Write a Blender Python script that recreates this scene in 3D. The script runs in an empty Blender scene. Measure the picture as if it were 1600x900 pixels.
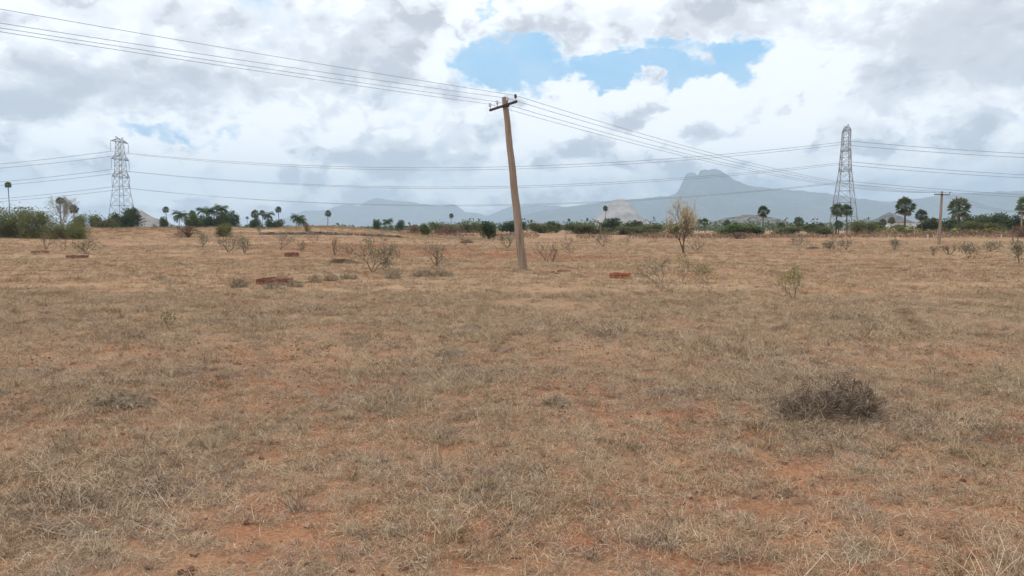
import bpy, math, random
import numpy as np
from mathutils import Vector, Matrix, noise as mnoise
R = math.radians
scene = bpy.context.scene
col = scene.collection

# ------------------------------------------------------------------ camera
EYE, FPX, HOR = 1.6, 1232.0, 358.0
PITCH = math.atan((450 - HOR) / FPX)
cam_data = bpy.data.cameras.new('camera')
cam_data.sensor_width = 36.0
cam_data.lens = FPX / 1600 * 36.0
cam_data.clip_start, cam_data.clip_end = 0.05, 60000
cam = bpy.data.objects.new('camera', cam_data)
col.objects.link(cam)
cam.location = (0, 0, EYE)
cam.rotation_euler = (R(90) - PITCH, 0, 0)
scene.camera = cam

# ------------------------------------------------------------------ light
SUN_EL, SUN_AZ = R(56), R(-112)         # azimuth from +Y towards +X: the sun stands to the left and a little behind
SKY_STRENGTH, SUN_STRENGTH, EXPOSURE = 0.10, 1.5, 0.14
sun_data = bpy.data.lights.new('sun', 'SUN')
sun_data.energy, sun_data.angle, sun_data.color = SUN_STRENGTH, R(10), (1.0, 0.95, 0.88)
sun = bpy.data.objects.new('sun', sun_data)
col.objects.link(sun)
sdir = Vector((math.cos(SUN_EL) * math.sin(SUN_AZ), math.cos(SUN_EL) * math.cos(SUN_AZ), math.sin(SUN_EL)))
sun.rotation_euler = sdir.to_track_quat('Z', 'Y').to_euler()
sun.location = (0, 0, 50)
vs = scene.view_settings
vs.view_transform, vs.look, vs.exposure, vs.gamma, vs.use_curve_mapping = 'Standard', 'None', EXPOSURE, 1.0, False
cy = scene.cycles
cy.max_bounces, cy.diffuse_bounces, cy.glossy_bounces = 5, 3, 2
cy.transmission_bounces, cy.transparent_max_bounces, cy.volume_bounces = 3, 8, 1
cy.use_denoising = True


def ray(px, py):
    """world direction seen at a point of the 1600 x 900 photograph"""
    u, v = (px - 800) / FPX, (450 - py) / FPX
    c, s = math.cos(PITCH), math.sin(PITCH)
    return Vector((u, c + v * s, v * c - s))


# ------------------------------------------------------------------ node helper
class E:
    """a node socket with arithmetic"""
    def __init__(self, nt, s): self.nt, self.s = nt, s
    def _m(self, op, *a, clamp=False):
        n = self.nt.nodes.new('ShaderNodeMath'); n.operation = op; n.use_clamp = clamp
        for i, v in enumerate((self,) + a):
            if isinstance(v, E): self.nt.links.new(v.s, n.inputs[i])
            else: n.inputs[i].default_value = v
        return E(self.nt, n.outputs[0])
    def __add__(self, o): return self._m('ADD', o)
    def __sub__(self, o): return self._m('SUBTRACT', o)
    def __mul__(self, o): return self._m('MULTIPLY', o)
    def __truediv__(self, o): return self._m('DIVIDE', o)
    __radd__ = __add__
    __rmul__ = __mul__
    def rsub(self, o): return (self * -1.0) + o
    def pow(self, o): return self._m('POWER', o)
    def clamp(self): return self._m('ADD', 0.0, clamp=True)
    def step(self, a, b):
        n = self.nt.nodes.new('ShaderNodeMapRange'); n.interpolation_type = 'SMOOTHSTEP'
        self.nt.links.new(self.s, n.inputs[0])
        n.inputs[1].default_value, n.inputs[2].default_value = a, b
        return E(self.nt, n.outputs[0])


def combine(nt, x, y, z):
    n = nt.nodes.new('ShaderNodeCombineXYZ')
    for i, v in enumerate((x, y, z)):
        if isinstance(v, E): nt.links.new(v.s, n.inputs[i])
        else: n.inputs[i].default_value = v
    return E(nt, n.outputs[0])


def vmath(nt, op, a, b):
    n = nt.nodes.new('ShaderNodeVectorMath'); n.operation = op
    for i, v in enumerate((a, b)):
        if isinstance(v, E): nt.links.new(v.s, n.inputs[i])
        else: n.inputs[i].default_value = v
    return E(nt, n.outputs[0])


def vscale(nt, a, f):
    n = nt.nodes.new('ShaderNodeVectorMath'); n.operation = 'SCALE'
    nt.links.new(a.s, n.inputs[0]); n.inputs['Scale'].default_value = f
    return E(nt, n.outputs[0])


def mapped(nt, vec, scale=(1, 1, 1), loc=(0, 0, 0)):
    n = nt.nodes.new('ShaderNodeMapping')
    nt.links.new(vec.s, n.inputs[0])
    n.inputs['Location'].default_value, n.inputs['Scale'].default_value = loc, scale
    return E(nt, n.outputs[0])


def noise(nt, vec, scale, detail=4, rough=0.5, color=False, dist=0.0):
    n = nt.nodes.new('ShaderNodeTexNoise')
    if vec is not None: nt.links.new(vec.s, n.inputs['Vector'])
    n.inputs['Scale'].default_value, n.inputs['Detail'].default_value = scale, detail
    n.inputs['Roughness'].default_value, n.inputs['Distortion'].default_value = rough, dist
    return E(nt, n.outputs['Color' if color else 'Fac'])


def blob(nt, vec, cx, cy_, rx, ry):
    """1 at the centre falling to 0 at the edge of an ellipse"""
    m = mapped(nt, vec, (1 / rx, 1 / ry, 0), (-cx / rx, -cy_ / ry, 0))
    g = nt.nodes.new('ShaderNodeTexGradient'); g.gradient_type = 'SPHERICAL'
    nt.links.new(m.s, g.inputs[0])
    return E(nt, g.outputs['Fac'])


def mix(nt, f, a, b):
    n = nt.nodes.new('ShaderNodeMix'); n.data_type = 'RGBA'
    for k, v in ((0, f), (6, a), (7, b)):
        if isinstance(v, E): nt.links.new(v.s, n.inputs[k])
        elif k == 0: n.inputs[0].default_value = v
        else: n.inputs[k].default_value = (*v, 1)
    return E(nt, n.outputs[2])


# ------------------------------------------------------------------ sky: Nishita with cloud cover
world = bpy.data.worlds.new('World')
scene.world = world
world.use_nodes = True
world.cycles.sampling_method = 'MANUAL'
world.cycles.sample_map_resolution = 256
wt = world.node_tree
wt.nodes.clear()
w_out = wt.nodes.new('ShaderNodeOutputWorld')
w_bg = wt.nodes.new('ShaderNodeBackground')
w_bg.inputs['Strength'].default_value = SKY_STRENGTH
wt.links.new(w_bg.outputs[0], w_out.inputs[0])
sky = wt.nodes.new('ShaderNodeTexSky')
sky.sky_type = 'NISHITA'
sky.sun_disc = False
sky.sun_elevation, sky.sun_rotation = SUN_EL, SUN_AZ
sky.dust_density = 1.0
tc = wt.nodes.new('ShaderNodeTexCoord')
D = E(wt, tc.outputs['Generated'])
sx = wt.nodes.new('ShaderNodeSeparateXYZ')
wt.links.new(D.s, sx.inputs[0])
dx, dy, dz = (E(wt, sx.outputs[i]) for i in range(3))
az = dx._m('ARCTAN2', dy)
el = dz._m('ARCSINE')
sq = mapped(wt, D, (1, 1, 1.5))
warp1 = vmath(wt, 'SUBTRACT', noise(wt, sq, 4, 2, 0.55, True), (0.5, 0.5, 0.5))
warp2 = vmath(wt, 'SUBTRACT', noise(wt, sq, 22, 3, 0.6, True), (0.5, 0.5, 0.5))
AE = combine(wt, az, el, 0.0)
warp3 = vmath(wt, 'SUBTRACT', noise(wt, sq, 60, 2, 0.6, True), (0.5, 0.5, 0.5))
AEw = vmath(wt, 'ADD', vmath(wt, 'ADD', vmath(wt, 'ADD', AE, vscale(wt, warp1, 0.08)), vscale(wt, warp2, 0.075)), vscale(wt, warp3, 0.025))
sqw = vmath(wt, 'ADD', vmath(wt, 'ADD', sq, vscale(wt, warp1, 0.05)), vscale(wt, warp2, 0.022))


def puffs(vec, scale, detail):
    n = wt.nodes.new('ShaderNodeTexVoronoi')
    n.feature = 'F1'
    wt.links.new(vec.s, n.inputs['Vector'])
    n.inputs['Scale'].default_value, n.inputs['Detail'].default_value = scale, detail
    n.inputs['Roughness'].default_value = 0.55
    n.normalize = True
    return E(wt, n.outputs['Distance']).rsub(1.0)


def cloud_height(off):
    v = sqw if off is None else vmath(wt, 'ADD', sqw, off)
    return noise(wt, v, 3.2, 7, 0.52), puffs(v, 11.0, 2.0)


fbm, puff = cloud_height(None)
fbm_up, puff_up = cloud_height((-0.016, 0.0, 0.034))
fine = noise(wt, sqw, 30.0, 4, 0.6)


def sky_blobs(rows, vec):
    tot = None
    for px, py, rx, ry, a in rows:
        d = ray(px, py).normalized()
        b = blob(wt, vec, math.atan2(d.x, d.y), math.asin(d.z), rx / FPX, ry / FPX) * a
        tot = b if tot is None else tot + b
    return tot


HOLES = [  # clear air (negative) and cloud heads that rise in front of it (positive)
    (830, 78, 175, 95, -1.25), (950, 112, 150, 75, -1.15), (1065, 98, 160, 85, -1.25), (1165, 78, 100, 55, -0.8),
    (752, 100, 80, 48, -0.6), (764, 6, 40, 30, -0.7), (215, 203, 95, 34, -0.50), (290, 211, 125, 38, -0.54),
    (350, 217, 65, 30, -0.45), (1290, 90, 60, 28, -0.8), (560, 225, 60, 14, -0.2),
    (880, 122, 60, 66, 1.15), (1012, 122, 36, 52, 1.5), (1108, 140, 56, 52, 1.0), (918, 48, 72, 58, 1.15),
    (700, 100, 80, 50, 0.5), (715, 40, 120, 60, 0.6), (805, 14, 50, 36, 0.7), (1108, 80, 56, 30, 1.25), (1240, 100, 90, 60, 0.5),
    (190, 222, 60, 26, 0.7), (385, 240, 80, 30, 0.5), (960, 165, 260, 60, 0.6), (1060, 20, 240, 50, 0.6), (320, 206, 40, 16, 0.5)]
cov = (fbm - 0.5) * 1.5 + (puff - 0.62) * 0.95 + (fine - 0.5) * 0.60 + 0.68 + sky_blobs(HOLES, AEw)
mask = cov.step(0.06, 0.62)
hb = fbm + (puff - 0.62) * 0.45 + (fine - 0.5) * 0.30
hb_up = fbm_up + (puff_up - 0.62) * 0.45 + (fine - 0.5) * 0.30
edges = (hb.step(0.42, 0.47) - hb_up.step(0.42, 0.47)) + (hb.step(0.53, 0.58) - hb_up.step(0.53, 0.58)) + (hb.step(0.63, 0.68) - hb_up.step(0.63, 0.68))
relief = (fbm - fbm_up) * 1.8 + (puff - puff_up) * 0.9 + edges * 0.17 + (fine - 0.5) * 0.30
TONE = [
    (300, 120, 420, 110, -0.17), (230, 150, 260, 60, -0.10), (560, 60, 330, 80, -0.15), (40, 110, 180, 80, -0.10),
    (620, 230, 260, 70, -0.10), (1480, 130, 330, 150, -0.18), (1560, 60, 200, 150, -0.12), (1330, 40, 300, 70, -0.13),
    (1050, 25, 260, 60, -0.13), (900, 240, 260, 50, 0.02), (1150, 195, 190, 80, 0.16), (1160, 182, 110, 55, 0.28), (960, 215, 160, 50, 0.12),
    (960, 140, 220, 60, 0.24), (1240, 120, 160, 60, 0.24), (1110, 150, 120, 50, 0.16), (720, 90, 110, 50, 0.18),
    (740, 30, 60, 60, 0.18), (200, 215, 80, 30, 0.14), (390, 235, 110, 40, 0.10), (870, 120, 90, 60, 0.18),
    (1480, 210, 200, 25, 0.10), (140, 60, 160, 40, 0.06)]
lit = sky_blobs(TONE, AEw)
tone = relief * (lit.step(-0.35, 0.15) * 1.0 + 0.35) + 0.80 + lit * 1.15 + (fbm - 0.5) * 0.35 + (cov.step(0.32, 0.80).rsub(1.0)) * 0.20
low = el.step(0.0, 0.22).rsub(1.0)
tone = tone - low * 0.04
c_cloud = mix(wt, tone.step(0.32, 0.98), (0.56, 0.57, 0.62), (1.16, 1.18, 1.20))
c_cloud = mix(wt, low * 0.9, c_cloud, mix(wt, ((tone - 0.80) * 1.4 + (fbm - 0.5) * 0.8 + 0.76).step(0.34, 1.0), (0.56, 0.60, 0.64), (1.75, 1.72, 1.66)))
slate = sky_blobs([(1420, 322, 460, 75, 1.0), (1010, 325, 230, 40, 0.6)], AEw).step(0.0, 0.75)
c_cloud = mix(wt, slate * 0.55, c_cloud, (0.44, 0.53, 0.66))
nis = vmath(wt, 'MULTIPLY', E(wt, sky.outputs[0]), (1.0, 1.0, 1.0))
clear = mix(wt, 0.75, nis, (3.1, 7.1, 10.8))
clear = mix(wt, (noise(wt, sqw, 9.0, 4, 0.6).step(0.40, 0.80)) * 0.35, clear, (9.0, 10.0, 10.8))
cl10 = vscale(wt, c_cloud, 1.0 / SKY_STRENGTH)
wt.links.new(mix(wt, mask, clear, cl10).s, w_bg.inputs['Color'])


# ------------------------------------------------------------------ materials
def mat(name, rough=0.9, spec=0.2):
    m = bpy.data.materials.new(name); m.use_nodes = True
    nt = m.node_tree
    b = nt.nodes['Principled BSDF']
    b.inputs['Roughness'].default_value = rough
    b.inputs['Specular IOR Level'].default_value = spec
    return m, nt, b


def opos(nt):
    return E(nt, nt.nodes.new('ShaderNodeTexCoord').outputs['Object'])


def wpos(nt):
    return E(nt, nt.nodes.new('ShaderNodeNewGeometry').outputs['Position'])


def orand(nt):
    return E(nt, nt.nodes.new('ShaderNodeObjectInfo').outputs['Random'])


def bump(nt, b, h, strength=0.5, dist=0.05):
    n = nt.nodes.new('ShaderNodeBump')
    n.inputs['Strength'].default_value, n.inputs['Distance'].default_value = strength, dist
    nt.links.new(h.s, n.inputs['Height'])
    nt.links.new(n.outputs[0], b.inputs['Normal'])


def two_tone(name, c1, c2, scale=2.0, rough=0.9, spec=0.2, detail=4, bmp=0.0, lo=0.35, hi=0.65, rnd=0.0, stretch=(1, 1, 1)):
    m, nt, b = mat(name, rough, spec)
    n = noise(nt, mapped(nt, opos(nt), stretch), scale, detail, 0.6)
    f = n.step(lo, hi)
    if rnd: f = (f + (orand(nt) - 0.5) * rnd).clamp()
    nt.links.new(mix(nt, f, c1, c2).s, b.inputs['Base Color'])
    if bmp: bump(nt, b, n, bmp, 0.05)
    return m


def leaf_mat(name, c1, c2, transl=0.25, scale=3.0, rnd=0.5):
    m, nt, b = mat(name, 0.7, 0.25)
    n = noise(nt, opos(nt), scale, 3, 0.6)
    f = (n.step(0.3, 0.7) + (orand(nt) - 0.5) * rnd).clamp()
    c = mix(nt, f, c1, c2)
    nt.links.new(c.s, b.inputs['Base Color'])
    if transl:
        t = nt.nodes.new('ShaderNodeBsdfTranslucent')
        nt.links.new(c.s, t.inputs['Color'])
        ms = nt.nodes.new('ShaderNodeMixShader'); ms.inputs[0].default_value = transl
        nt.links.new(b.outputs[0], ms.inputs[1]); nt.links.new(t.outputs[0], ms.inputs[2])
        nt.links.new(ms.outputs[0], nt.nodes['Material Output'].inputs['Surface'])
    return m


M = {}
M['palm_leaf'] = leaf_mat('palm_leaf', (0.052, 0.080, 0.034), (0.150, 0.185, 0.090), 0.2, 0.6)
M['palm_dead'] = two_tone('dead_palm_leaf', (0.12, 0.095, 0.080), (0.22, 0.175, 0.145), 1.0)
M['palm_trunk'] = two_tone('palm_trunk', (0.055, 0.045, 0.038), (0.12, 0.10, 0.085), 2.0, stretch=(1, 1, 4))
M['coco_leaf'] = leaf_mat('coconut_leaf', (0.040, 0.075, 0.022), (0.100, 0.150, 0.045), 0.2, 0.6)
M['scrub_leaf'] = leaf_mat('scrub_leaf', (0.092, 0.108, 0.034), (0.195, 0.200, 0.070), 0.35, 0.5)
M['bright_leaf'] = leaf_mat('bright_leaf', (0.075, 0.110, 0.028), (0.150, 0.195, 0.055), 0.3, 0.6)
M['dark_leaf'] = leaf_mat('dark_leaf', (0.038, 0.062, 0.022), (0.095, 0.130, 0.046), 0.2, 0.5)
M['grey_leaf'] = leaf_mat('grey_green_leaf', (0.150, 0.155, 0.095), (0.250, 0.240, 0.155), 0.2, 4.0)
M['yellow_leaf'] = leaf_mat('yellow_leaf', (0.42, 0.33, 0.16), (0.64, 0.54, 0.32), 0.3, 3.0)
M['lime_leaf'] = leaf_mat('lime_leaf', (0.17, 0.175, 0.055), (0.29, 0.28, 0.09), 0.3, 3.0)
M['banana_leaf'] = leaf_mat('banana_leaf', (0.20, 0.24, 0.05), (0.36, 0.36, 0.09), 0.3, 1.0)
M['bark'] = two_tone('bark', (0.10, 0.070, 0.050), (0.22, 0.165, 0.125), 9.0)
M['grey_bark'] = two_tone('grey_bark', (0.16, 0.120, 0.090), (0.30, 0.235, 0.180), 7.0)
M['twig'] = two_tone('dry_twig', (0.13, 0.092, 0.066), (0.44, 0.34, 0.25), 14.0, lo=0.40, hi=0.72)
M['grey_twig'] = two_tone('grey_brush', (0.22, 0.165, 0.110), (0.44, 0.355, 0.255), 9.0)
M['brown_twig'] = two_tone('brown_brush', (0.14, 0.085, 0.055), (0.27, 0.18, 0.12), 4.0)
M['steel'] = two_tone('galvanised_steel', (0.16, 0.17, 0.19), (0.26, 0.27, 0.29), 0.3, 0.55, 0.4)
M['wire'] = two_tone('aluminium_wire', (0.16, 0.165, 0.175), (0.24, 0.245, 0.26), 0.2, 0.5, 0.4)
M['iron'] = two_tone('painted_iron', (0.035, 0.016, 0.022), (0.075, 0.035, 0.035), 6.0, 0.6, 0.3)
M['porcelain'] = two_tone('white_porcelain', (0.50, 0.48, 0.45), (0.68, 0.66, 0.63), 12.0, 0.3, 0.5)
M['brown_porcelain'] = two_tone('brown_porcelain', (0.022, 0.018, 0.022), (0.05, 0.04, 0.04), 12.0, 0.25, 0.5)
M['whitewash'] = two_tone('whitewash', (0.60, 0.60, 0.58), (0.80, 0.80, 0.78), 0.8)
M['stone_wall'] = two_tone('dark_stone', (0.10, 0.078, 0.066), (0.22, 0.175, 0.145), 1.2, bmp=0.6)
M['roof'] = two_tone('clay_roof', (0.30, 0.16, 0.10), (0.40, 0.24, 0.17), 1.0)
M['post'] = two_tone('concrete_post', (0.42, 0.38, 0.33), (0.58, 0.54, 0.48), 3.0)

# concrete of the leaning pole: grey cement with rusty orange stains running down
m, nt, b = mat('weathered_concrete', 0.9, 0.15)
p = opos(nt)
stain = noise(nt, mapped(nt, p, (9, 9, 0.55)), 1.3, 5, 0.6).step(0.40, 0.62)
grain = noise(nt, p, 30, 5, 0.7)
c = mix(nt, grain.step(0.3, 0.7), (0.21, 0.165, 0.13), (0.36, 0.30, 0.24))
c = mix(nt, stain * 0.55, c, (0.25, 0.130, 0.072))
c = mix(nt, noise(nt, mapped(nt, p, (14, 14, 0.35), (3, 1, 0)), 1.0, 4, 0.6).step(0.55, 0.70) * 0.7, c, (0.10, 0.068, 0.05))
nt.links.new(c.s, b.inputs['Base Color'])
bump(nt, b, grain, 0.5, 0.01)
M['concrete'] = m


def brick_mat(name, c1, c2):
    m, nt, b = mat(name, 0.95, 0.1)
    p = opos(nt)
    n = noise(nt, p, 7, 5, 0.65)
    c = mix(nt, n.step(0.35, 0.65), c1, c2)
    isl = E(nt, nt.nodes.new('ShaderNodeNewGeometry').outputs['Random Per Island'])
    c = mix(nt, isl.step(0.35, 1.0) * 0.6, c, (c2[0] * 0.95, c2[1] * 1.25, c2[2] * 1.35))
    c = mix(nt, isl.step(0.30, 0.0) * 0.55, c, (c1[0] * 0.5, c1[1] * 0.55, c1[2] * 0.6))
    c = mix(nt, noise(nt, p, 23, 4, 0.6).step(0.52, 0.70) * 0.6, c, (0.10, 0.075, 0.06))
    nt.links.new(c.s, b.inputs['Base Color'])
    bump(nt, b, noise(nt, p, 60, 4, 0.7), 0.7, 0.01)
    return m


M['old_brick'] = brick_mat('old_brick', (0.17, 0.066, 0.047), (0.31, 0.140, 0.094))
M['red_brick'] = brick_mat('red_brick', (0.30, 0.085, 0.042), (0.42, 0.155, 0.080))
M['mortar'] = two_tone('old_mortar', (0.10, 0.075, 0.06), (0.24, 0.18, 0.14), 14.0)


# ------------------------------------------------------------------ mesh helpers
class MB:
    def __init__(self): self.v, self.f = [], []

    def tube(self, pts, radii, sides=5, cap=True):
        n0, m = len(self.v), len(pts)
        pts = [Vector(p) for p in pts]
        for i, p in enumerate(pts):
            t = (pts[min(i + 1, m - 1)] - pts[max(i - 1, 0)])
            if t.length < 1e-9: t = Vector((0, 0, 1))
            t.normalize()
            a = t.cross(Vector((0, 0, 1)) if abs(t.z) < 0.95 else Vector((1, 0, 0))).normalized()
            bb = t.cross(a)
            r = radii[i] if hasattr(radii, '__len__') else radii
            for k in range(sides):
                an = 2 * math.pi * k / sides
                self.v.append(tuple(p + a * (math.cos(an) * r) + bb * (math.sin(an) * r)))
        for i in range(m - 1):
            for k in range(sides):
                k2 = (k + 1) % sides
                a0 = n0 + i * sides
                self.f.append((a0 + k, a0 + k2, a0 + sides + k2, a0 + sides + k))
        if cap:
            self.f.append(tuple(n0 + k for k in range(sides))[::-1])
            self.f.append(tuple(n0 + (m - 1) * sides + k for k in range(sides)))

    def box(self, c, s, rot=None, jit=0.0, rng=random):
        n0 = len(self.v)
        for z in (-1, 1):
            for x, y in ((-1, -1), (1, -1), (1, 1), (-1, 1)):
                p = Vector((x * s[0] / 2 + rng.uniform(-jit, jit), y * s[1] / 2 + rng.uniform(-jit, jit), z * s[2] / 2 + rng.uniform(-jit, jit)))
                if rot is not None: p = rot @ p
                self.v.append(tuple(p + Vector(c)))
        for f in ((3, 2, 1, 0), (4, 5, 6, 7), (0, 1, 5, 4), (1, 2, 6, 5), (2, 3, 7, 6), (3, 0, 4, 7)):
            self.f.append(tuple(n0 + i for i in f))

    def lathe(self, base, axis, prof, sides=10):
        """prof: list of (distance along the axis, radius)"""
        axis = Vector(axis).normalized()
        self.tube([Vector(base) + axis * d for d, r in prof], [r for d, r in prof], sides)

    def poly(self, pts):
        n0 = len(self.v)
        self.v += [tuple(p) for p in pts]
        self.f.append(tuple(range(n0, n0 + len(pts))))

    def leaf(self, p, d, up, l, w):
        """a small folded leaf of two triangles each side of its rib"""
        p, d = Vector(p), Vector(d)
        s = d.cross(Vector(up))
        if s.length < 1e-6: s = Vector((1, 0, 0))
        s.normalize()
        self.poly((p, p + d * (l * 0.5) + s * (w * 0.5), p + d * l, p + d * (l * 0.5) - s * (w * 0.5)))

    def mesh(self, name, mat_, smooth=False):
        me = bpy.data.meshes.new(name)
        me.from_pydata(self.v, [], self.f)
        me.materials.append(mat_)
        if smooth: me.polygons.foreach_set('use_smooth', [True] * len(me.polygons))
        me.update()
        return me

    def build(self, name, mat_, parent=None, loc=(0, 0, 0), rz=0.0, smooth=False):
        o = bpy.data.objects.new(name, self.mesh(name, mat_, smooth))
        col.objects.link(o)
        o.location = loc
        o.rotation_euler.z = rz
        if parent is not None: o.parent = parent
        return o


def tag(o, label=None, cat=None, group=None, kind=None):
    if label: o['label'] = label
    if cat: o['category'] = cat
    if group: o['group'] = group
    if kind: o['kind'] = kind
    return o


def thing(name, loc, label, cat, group=None, rz=0.0):
    o = bpy.data.objects.new(name, None)
    o.empty_display_size = 0.3
    col.objects.link(o)
    o.location = loc
    o.rotation_euler.z = rz
    return tag(o, label, cat, group)


def copy_tree(o, parent=None):
    c = o.copy()
    col.objects.link(c)
    if parent is not None: c.parent = parent
    for ch in list(o.children): copy_tree(ch, c)
    return c


def sstep(a, b, x):
    t = min(1, max(0, (x - a) / (b - a)))
    return t * t * (3 - 2 * t)


# ------------------------------------------------------------------ ground
def fb(x, y, s, z=0.0): return mnoise.noise(Vector((x * s, y * s, z)))


def height(x, y):
    r = math.hypot(x, y)
    h = 0.0
    if r < 160:
        f = 1 - sstep(90, 160, r)
        h += f * (0.07 * fb(x, y, 0.21, 3) + 0.035 * fb(x, y, 0.7, 7) + (0.018 * fb(x, y, 2.3, 1) if r < 40 else 0))
    if y > 0:
        u = x / max(y, 1.0)
        k = sstep(-0.30, 0.25, u)
        h += 0.65 * sstep(60 + 45 * k, 125 + 155 * k, y)
        # rough earth bank on the left, low bund on the right
        xl = sstep(-78, -60, x) * (1 - sstep(-32, -10, x))
        h += (1.30 * xl + 0.45 * sstep(-35, -25, x) * (1 - sstep(-14, -6, x))) * math.exp(-((y - 118) / 7.0) ** 2) * (0.85 + 0.35 * fb(x, y, 0.12, 5))
        h += 0.42 * sstep(30, 42, x) * (1 - sstep(85, 95, x)) * math.exp(-((y - 112 - 2 * fb(x, 0, 0.1)) / 3.0) ** 2)
        h += 0.16 * math.exp(-((y - 46 - 1.5 * fb(x, 0, 0.15, 2)) / 0.9) ** 2) * sstep(-34, -26, x) * (1 - sstep(-13, -9, x))
    return h


def ground_pt(px, py):
    d = ray(px, py)
    t = EYE / -d.z
    for _ in range(12):
        p = Vector((0, 0, EYE)) + d * t
        t = (EYE - height(p.x, p.y)) / -d.z
    p = Vector((0, 0, EYE)) + d * t
    return Vector((p.x, p.y, height(p.x, p.y)))


def at(px, dist):
    """ground point in the column of the photograph at px, dist metres ahead"""
    x = (px - 800) / FPX * dist
    return Vector((x, dist, height(x, dist)))


def h_to(py, dist, z):
    """height above z of a thing whose top is seen at py from dist metres"""
    return EYE + (HOR - py) / FPX * dist - z


rings, r = [0.0], 0.6
while r < 13800:
    rings.append(r)
    r += max(0.12, r * (0.028 if r < 150 else 0.09))
rings.append(13800)
NA = 420
angs = []
for i in range(NA):
    t = i / NA * 2 - 1                       # denser ahead of the camera
    angs.append(math.pi * (0.45 * t + 0.55 * t ** 3))
gv, gf = [], []
for ri, rr in enumerate(rings):
    for a in angs:
        x, y = rr * math.sin(a), rr * math.cos(a)
        gv.append((x, y, height(x, y)))
for ri in range(len(rings) - 1):
    for k in range(NA):
        k2 = (k + 1) % NA
        gf.append((ri * NA + k, (ri + 1) * NA + k, (ri + 1) * NA + k2, ri * NA + k2))
gm = bpy.data.meshes.new('ground')
gm.from_pydata(gv, [], gf)
m, nt, b = mat('red_earth_with_dry_grass', 0.95, 0.05)
p = wpos(nt)
pf = mapped(nt, p, (1, 1, 0))
n_big = noise(nt, mapped(nt, p, (0.6, 1, 0)), 0.07, 5, 0.6)
n_mid = noise(nt, pf, 0.55, 5, 0.62)
n_sm = noise(nt, pf, 3.2, 6, 0.65)
n_fine = noise(nt, pf, 38, 5, 0.7)
n_band = noise(nt, mapped(nt, p, (0.02, 0.10, 0)), 1.0, 5, 0.6)
soil = mix(nt, n_fine.step(0.3, 0.7), (0.20, 0.078, 0.040), (0.36, 0.155, 0.080))
straw = mix(nt, n_fine.step(0.35, 0.65), (0.22, 0.138, 0.080), (0.54, 0.388, 0.240))
grey = mix(nt, n_fine.step(0.35, 0.65), (0.155, 0.088, 0.056), (0.33, 0.210, 0.140))
cover = n_mid * 0.5 + n_sm * 0.35 + n_big * 0.35
reds = None
for px, py, rx, ry, a in ((650, 392, 13, 13, 0.55), (560, 382, 12, 12, 0.4), (1085, 366, 22, 10, 0.6), (870, 402, 8, 6, 0.25), (120, 372, 18, 10, 0.4)):
    g = ground_pt(px, py)
    q = blob(nt, pf, g.x, g.y, rx, ry) * a
    reds = q if reds is None else reds + q
f = (cover - reds).step(0.46, 0.64)
sepg = nt.nodes.new('ShaderNodeSeparateXYZ'); nt.links.new(p.s, sepg.inputs[0])
c = mix(nt, f * (E(nt, sepg.outputs[1]).step(5.0, 16.0) * 0.5 + 0.35), soil, straw)
c = mix(nt, n_band.step(0.50, 0.64) * 0.65, c, grey)
c = mix(nt, n_band.step(0.36, 0.48).rsub(1.0) * 0.45, c, mix(nt, n_fine, (0.40, 0.285, 0.175), (0.50, 0.36, 0.23)))
nt.links.new(c.s, b.inputs['Base Color'])
bump(nt, b, n_sm * 0.6 + n_fine * 0.4, 0.35, 0.05)
gm.materials.append(m)
gm.polygons.foreach_set('use_smooth', [True] * len(gm.polygons))
ground = bpy.data.objects.new('ground', gm)
col.objects.link(ground)
tag(ground, kind='structure')

# ------------------------------------------------------------------ hills and mountains


def ridge(name, prof, dist, depth, mat_, rough=0.25, nscale=4.0, seed=0.0, nx=160, ny=28, sharp=1.3):
    """a hill whose skyline follows prof [(px, py)] at dist, with slopes before and behind it"""
    xs = [q[0] for q in prof]; ys = [q[1] for q in prof]
    mb = MB()
    for j in range(ny + 1):
        s = j / ny * 2 - 1
        for i in range(nx + 1):
            px = xs[0] + (xs[-1] - xs[0]) * i / nx
            x = (px - 800) / FPX * dist
            k = 0
            while k < len(xs) - 2 and px > xs[k + 1]: k += 1
            t = (px - xs[k]) / (xs[k + 1] - xs[k])
            t = min(1, max(0, t))
            top = (HOR - (ys[k] * (1 - t) + ys[k + 1] * t)) / FPX * dist
            top = max(0, top)
            w = dist * 0.02
            n1 = mnoise.fractal(Vector((x / w / nscale + seed, s * depth / w / nscale, seed)), 0.9, 2.0, 5)
            n0 = mnoise.fractal(Vector((x / w / nscale + seed + 9, s * 1.2, seed)), 0.9, 2.0, 4)
            fall = max(0, 1 - abs(s + 0.10 * n0 * abs(s)) ** 1.0) ** sharp
            z = top * fall * (1 + 2.2 * rough * n1 * (1 - fall) + 0.6 * rough * abs(n0) * (1 - fall)) + top * 0.03 * mnoise.fractal(Vector((x / w * 2, s * 9, seed)), 0.8, 2.0, 4) * fall
            mb.v.append((x, dist + s * depth, z - dist * 0.0003))
    for j in range(ny):
        for i in range(nx):
            a = j * (nx + 1) + i
            mb.f.append((a, a + 1, a + nx + 2, a + nx + 1))
    o = mb.build(name, mat_, smooth=True)
    return tag(o, kind='structure')


def hill_mat(name, rock1, rock2, scrub, scale, scrubby=0.5):
    m, nt, b = mat(name, 0.95, 0.05)
    p = wpos(nt)
    n = noise(nt, p, scale, 6, 0.65)
    n2 = noise(nt, p, scale * 3.3, 5, 0.65)
    c = mix(nt, n.step(0.35, 0.65), rock1, rock2)
    c = mix(nt, n2.step(1 - scrubby - 0.04, 1 - scrubby + 0.06) * 0.85, c, scrub)
    nt.links.new(c.s, b.inputs['Base Color'])
    bump(nt, b, n2, 0.8, 0.4 / scale)
    return m


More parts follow.
